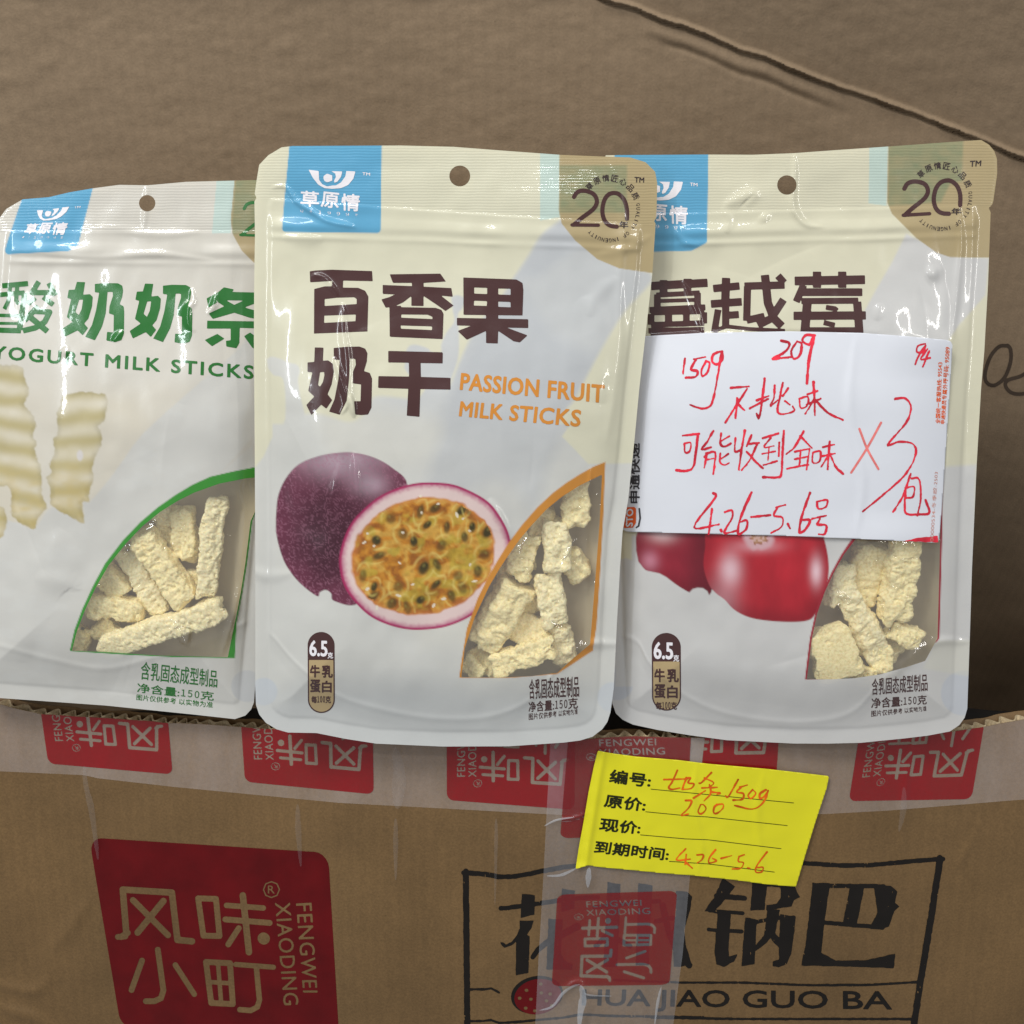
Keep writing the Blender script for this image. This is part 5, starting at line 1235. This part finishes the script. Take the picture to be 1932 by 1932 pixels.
for s, w, w1 in (('413,165 405,232', 10, 7), ('462,172 441,212 470,222 462,246 418,251', 11, 9), ('455,168 505,158', 9, 7), ('508,178 488,215 492,244 515,225 524,185 508,176', 9, 9),
        ('572,133 540,148 536,180 560,190 582,165 578,132 566,210 548,310 532,370 505,388 470,385 437,372', 11, 9),
        ('845,85 882,98 862,135 806,166 850,162 892,158', 11, 10), ('915,90 890,130 900,165 928,150 936,100 915,88', 11, 11), ('995,62 955,60 940,85 970,102 992,68 975,140 965,200 960,276', 12, 12),
        ('1490,98 1458,108 1452,135 1480,135 1492,105 1462,150 1445,190', 8, 7), ('1500,122 1470,168 1512,162', 8, 7), ('1508,130 1478,202', 8, 7),
        ('620,296 700,290', 10, 10), ('692,300 640,380 594,453', 10, 11), ('648,342 640,432', 11, 10), ('655,372 680,396', 11, 8),
        ('735,352 790,332', 10, 8), ('770,255 762,330 746,432 734,412', 11, 9), ('704,388 786,345', 11, 8), ('815,285 812,340 796,372', 10, 8), ('852,273 838,340 828,398 850,414 902,400 896,378', 10, 8), ('798,378 830,350', 9, 7), ('876,298 852,332', 9, 8), ('862,355 884,372', 9, 7),
        ('926,345 932,386 960,376 964,336 926,345', 9, 9), ('962,326 1008,310', 10, 8), ('958,372 1022,345', 10, 8), ('990,270 996,420', 12, 9), ('990,352 952,412', 9, 8), ('1000,352 1050,405 1120,440', 10, 10),
        ('404,510 476,502', 10, 10), ('412,545 440,543 434,580 414,584 412,545', 9, 9), ('472,505 462,590 450,650 420,668 375,665', 11, 11),
        ('540,490 515,535 488,572 530,562', 10, 8), ('515,592 500,606', 8, 8), ('512,590 500,655', 9, 8), ('510,590 548,585 546,640 540,682', 10, 9), ('508,618 542,612', 8, 8), ('576,500 572,545 590,560 620,545', 10, 8), ('612,512 572,536', 9, 8), ('572,590 570,628 590,642 612,632', 9, 8), ('608,592 576,614', 9, 7),
        ('640,520 638,580 668,572', 10, 8), ('682,488 668,570 655,662', 11, 9), ('712,508 690,558', 10, 8), ('695,548 746,542', 9, 8), ('736,552 702,622 668,664', 10, 9), ('690,582 722,618 762,656', 9, 11),
        ('762,522 832,500', 10, 8), ('798,520 768,562 812,556', 9, 8), ('760,592 818,580', 9, 8), ('790,565 785,622', 9, 8), ('765,642 826,624', 9, 8), ('836,540 834,602', 9, 8), ('856,488 850,600 845,682 825,697 765,696', 11, 11),
        ('946,490 905,560 868,592', 10, 9), ('930,512 982,566', 10, 9), ('905,582 966,570', 9, 8), ('905,616 962,604', 9, 8), ('932,575 926,646', 9, 8), ('870,658 966,640', 10, 9),
        ('972,568 958,662', 9, 8), ('986,586 986,630 1016,625 1020,580 986,586', 9, 9), ('1030,562 1082,550', 9, 9), ('1025,602 1086,590', 9, 9), ('1062,538 1052,660', 11, 9), ('1055,602 1024,650', 9, 8), ('1066,602 1090,650 1122,681', 9, 11),
        ('1355,345 1402,344 1426,385 1402,455 1320,552 1372,538 1432,546 1448,590 1404,680 1310,768 1210,850', 10, 7),
        ('1425,680 1390,780 1345,852', 10, 9), ('1428,702 1462,706 1470,790 1455,868', 10, 9), ('1402,745 1440,740 1434,785 1404,790', 8, 8), ('1402,745 1398,835 1412,862 1470,862 1508,855 1492,800', 10, 10),
        ('540,768 548,790 455,920 565,908', 11, 9), ('535,838 520,952', 10, 9), ('574,932 577,938', 12, 12), ('592,852 624,846 624,880 590,945 645,936', 11, 9), ('712,764 662,880 652,950 686,930 692,890 660,898', 12, 9),
        ('710,875 796,866', 10, 10), ('822,832 862,820', 9, 8), ('828,832 812,868 850,878 846,918 800,946', 10, 9), ('874,905 884,926', 11, 9), ('974,766 938,868 926,942 952,932 974,890 945,888', 12, 10),
        ('1005,806 1010,838 1044,830 1050,798 1005,806', 9, 9), ('984,882 1046,868', 10, 9), ('1018,882 1008,908 1046,912 1040,950 1014,952', 10, 9)):
    pen.line(pts('R6', s), w * .4213 * 1.05, w1 * .4213 * 1.05, curve=True)
pen.poly(pts('R6', '1380,984 1450,970 1546,958 1549,988 1420,984'))
rough_pen = lambda x, y, F: F + 1.5 * (noise(x / 9, y / 9, 3) - .55) + .8 * (noise(x / 2.5, y / 2.5, 5) - .5)
sheet('red_handwriting', LBL, pen, M_REDPEN, sl, lift=.0005, step=1.1, fmod=rough_pen)
pp = Shape()
for s in ('1195,480 1230,570 1280,660', '1292,452 1230,565 1158,676'): pp.line(pts('R6', s), 4.4, 4.2, curve=True)
sheet('faint_red_cross', LBL, pp, M_PALEPEN, sl, lift=.0005, step=1.3)
lt = Text()
lt.add('全国统一客服热线: 95543', pts('R6', '1535,455 1545,182 1568,182 1556,457'), bold=.01).add('申通快递员专属外呼号码: 95089', pts('R6', '1558,457 1578,112 1602,115 1578,458'), bold=.01).build('hotline_print', LBL, M_ORPRINT, sl, lift=.0005, cell=30)
Text().add('00000534-冬季胶-2503', pts('R6', '1508,985 1530,672 1548,674 1528,985')).build('batch_print', LBL, M_PALEPRINT, sl, lift=.0005, cell=30)
Text().add('申通快递', pts('R6', '165,812 165,545 212,545 210,812'), bold=.02).build('courier_lettering', LBL, M_GREY, sl, lift=.0005, cell=30)
sto = Shape().poly(pts('R6', '146,834 186,832 192,838 192,900 180,920 140,922 134,914 136,842'), 1)
sheet('courier_logo', LBL, sto, M_ORPRINT, sl, lift=.0005, step=1.3)
sto2 = Shape().line(pts('R6', '209,838 213,880 206,915'), 3.5).line(pts('R6', '206,915 196,922'), 3)
sheet('courier_logo_swoosh', LBL, sto2, M_GREY, sl, lift=.0005, step=1.3)
Text().add('STO', pts('R6', '149,918 152,840 182,838 179,916'), bold=.025).build('courier_logo_lettering', LBL, M_PAPER, sl, lift=.0006, cell=30)

# ------------------------------------------------------------------ yellow price sticker
YF = Surf(wall_y, 0, lambda x, y: .35 * wall_h(x, y) + .0016 + .0012 * np.exp(-((x - 1125 - (y - 1500) * -.16) / 7) ** 2) + .0030 * sstep(1490, 1580, x) * sstep(1480, 1680, y + .5 * (x - 1500)) + .0006 * ridge(x, y, smooth(pts('S3', '930,230 900,500 960,800 930,985'), 4), 6) + .0005 * ridge(x, y, smooth(pts('S3', '1380,280 1330,600 1390,1040'), 4), 7) + .0012 * sstep(1120, 1100, x) * sstep(1620, 1650, y) + .0006 * (fbm(x / 50, y / 50, 14, 2) - .5))
yp = pts('S3', '262,152 300,160 370,172 520,192 800,215 1000,240 1400,275 1620,300 1815,323 1800,400 1720,640 1650,870 1592,1065 1400,1050 1180,1020 900,990 700,975 450,950 280,935 200,922 160,932 112,950 135,800 165,640 200,430 235,260')
yo_ = YF.at(yp.mean(0)[None])[0]
ys_ = thing('price_sticker', tuple(float(v) for v in yo_), 'bright yellow price sticker with printed lines and orange handwriting on the carton', 'sticker')
w_ = sheet('sticker_paper', YF, Shape().poly(yp), M_YEL, ys_, lift=0, step=3); md = w_.modifiers.new('Solidify', 'SOLIDIFY'); md.thickness = .00015; md.offset = -1
Text().add('编号:', pts('S3', '352,278 622,312 610,398 338,366'), bold=.024).add('原价:', pts('S3', '318,444 588,478 574,560 302,530'), bold=.024) \
    .add('现价:', pts('S3', '286,602 552,634 540,712 270,690'), bold=.024).add('到期时间:', pts('S3', '252,757 742,812 730,890 236,838'), bold=.024).build('field_name_print', YF, M_STKBLACK, ys_, lift=.00012, cell=30)
ln = Shape()
for s in ('618,410 930,440 1578,503', '583,562 850,588 1000,597 1100,608 1535,655', '548,717 850,744 1000,750 1493,810', '742,895 1000,912 1447,967'): ln.line(pts('S3', s), 1.3)
sheet('ruled_lines', YF, ln, M_STKBLACK, ys_, lift=.0001, step=1.0)
pn = Shape()
for s, w in (('706,346 860,342', 9), ('796,284 762,360 738,398 760,412 812,402', 10), ('856,335 828,412', 10), ('858,338 886,335 868,368 908,374 888,405 832,412', 9), ('1024,300 960,365 942,370', 10), ('978,335 1040,368 1000,402', 9),
             ('960,402 1064,398', 9), ('1012,380 1018,440 975,490', 10), ('905,470 985,420', 10), ('1030,430 1082,436 1060,446', 9), ('1204,346 1140,458 1120,456', 9), ('1222,398 1195,430 1240,440 1232,478 1170,484', 10), ('1215,396 1266,382', 9),
             ('1302,414 1272,450 1290,474 1322,440 1302,412', 9), ('1392,414 1352,440 1352,474 1384,455 1406,420 1372,500 1300,544 1180,520', 10), ('850,486 892,490 868,540 822,586 870,578', 9), ('952,514 936,560 956,576 988,545 972,515 950,514', 9),
             ('1062,514 1044,532 1040,570 1066,570 1100,540 1104,512 1062,514', 9), ('852,810 790,884 882,880', 9), ('856,850 848,915', 9), ('858,905 896,940', 10), ('928,852 970,850 962,882 930,906', 9), ('1052,818 1012,870 1010,905 1058,892 1032,874', 9),
             ('1090,876 1162,856', 9), ('1212,862 1246,850', 8), ('1210,862 1206,895 1240,904 1222,940 1166,946', 9), ('1268,938 1285,942', 9), ('1398,832 1332,920 1322,966 1360,966 1372,936 1334,936', 10)):
    pn.line(pts('S3', s), w * .281 * 1.25, w * .281, curve=True)
sheet('orange_handwriting', YF, pn, M_ORPEN, ys_, lift=.00015, step=.9, fmod=lambda x, y, F: F + 1.2 * (noise(x / 8, y / 8, 13) - .5))
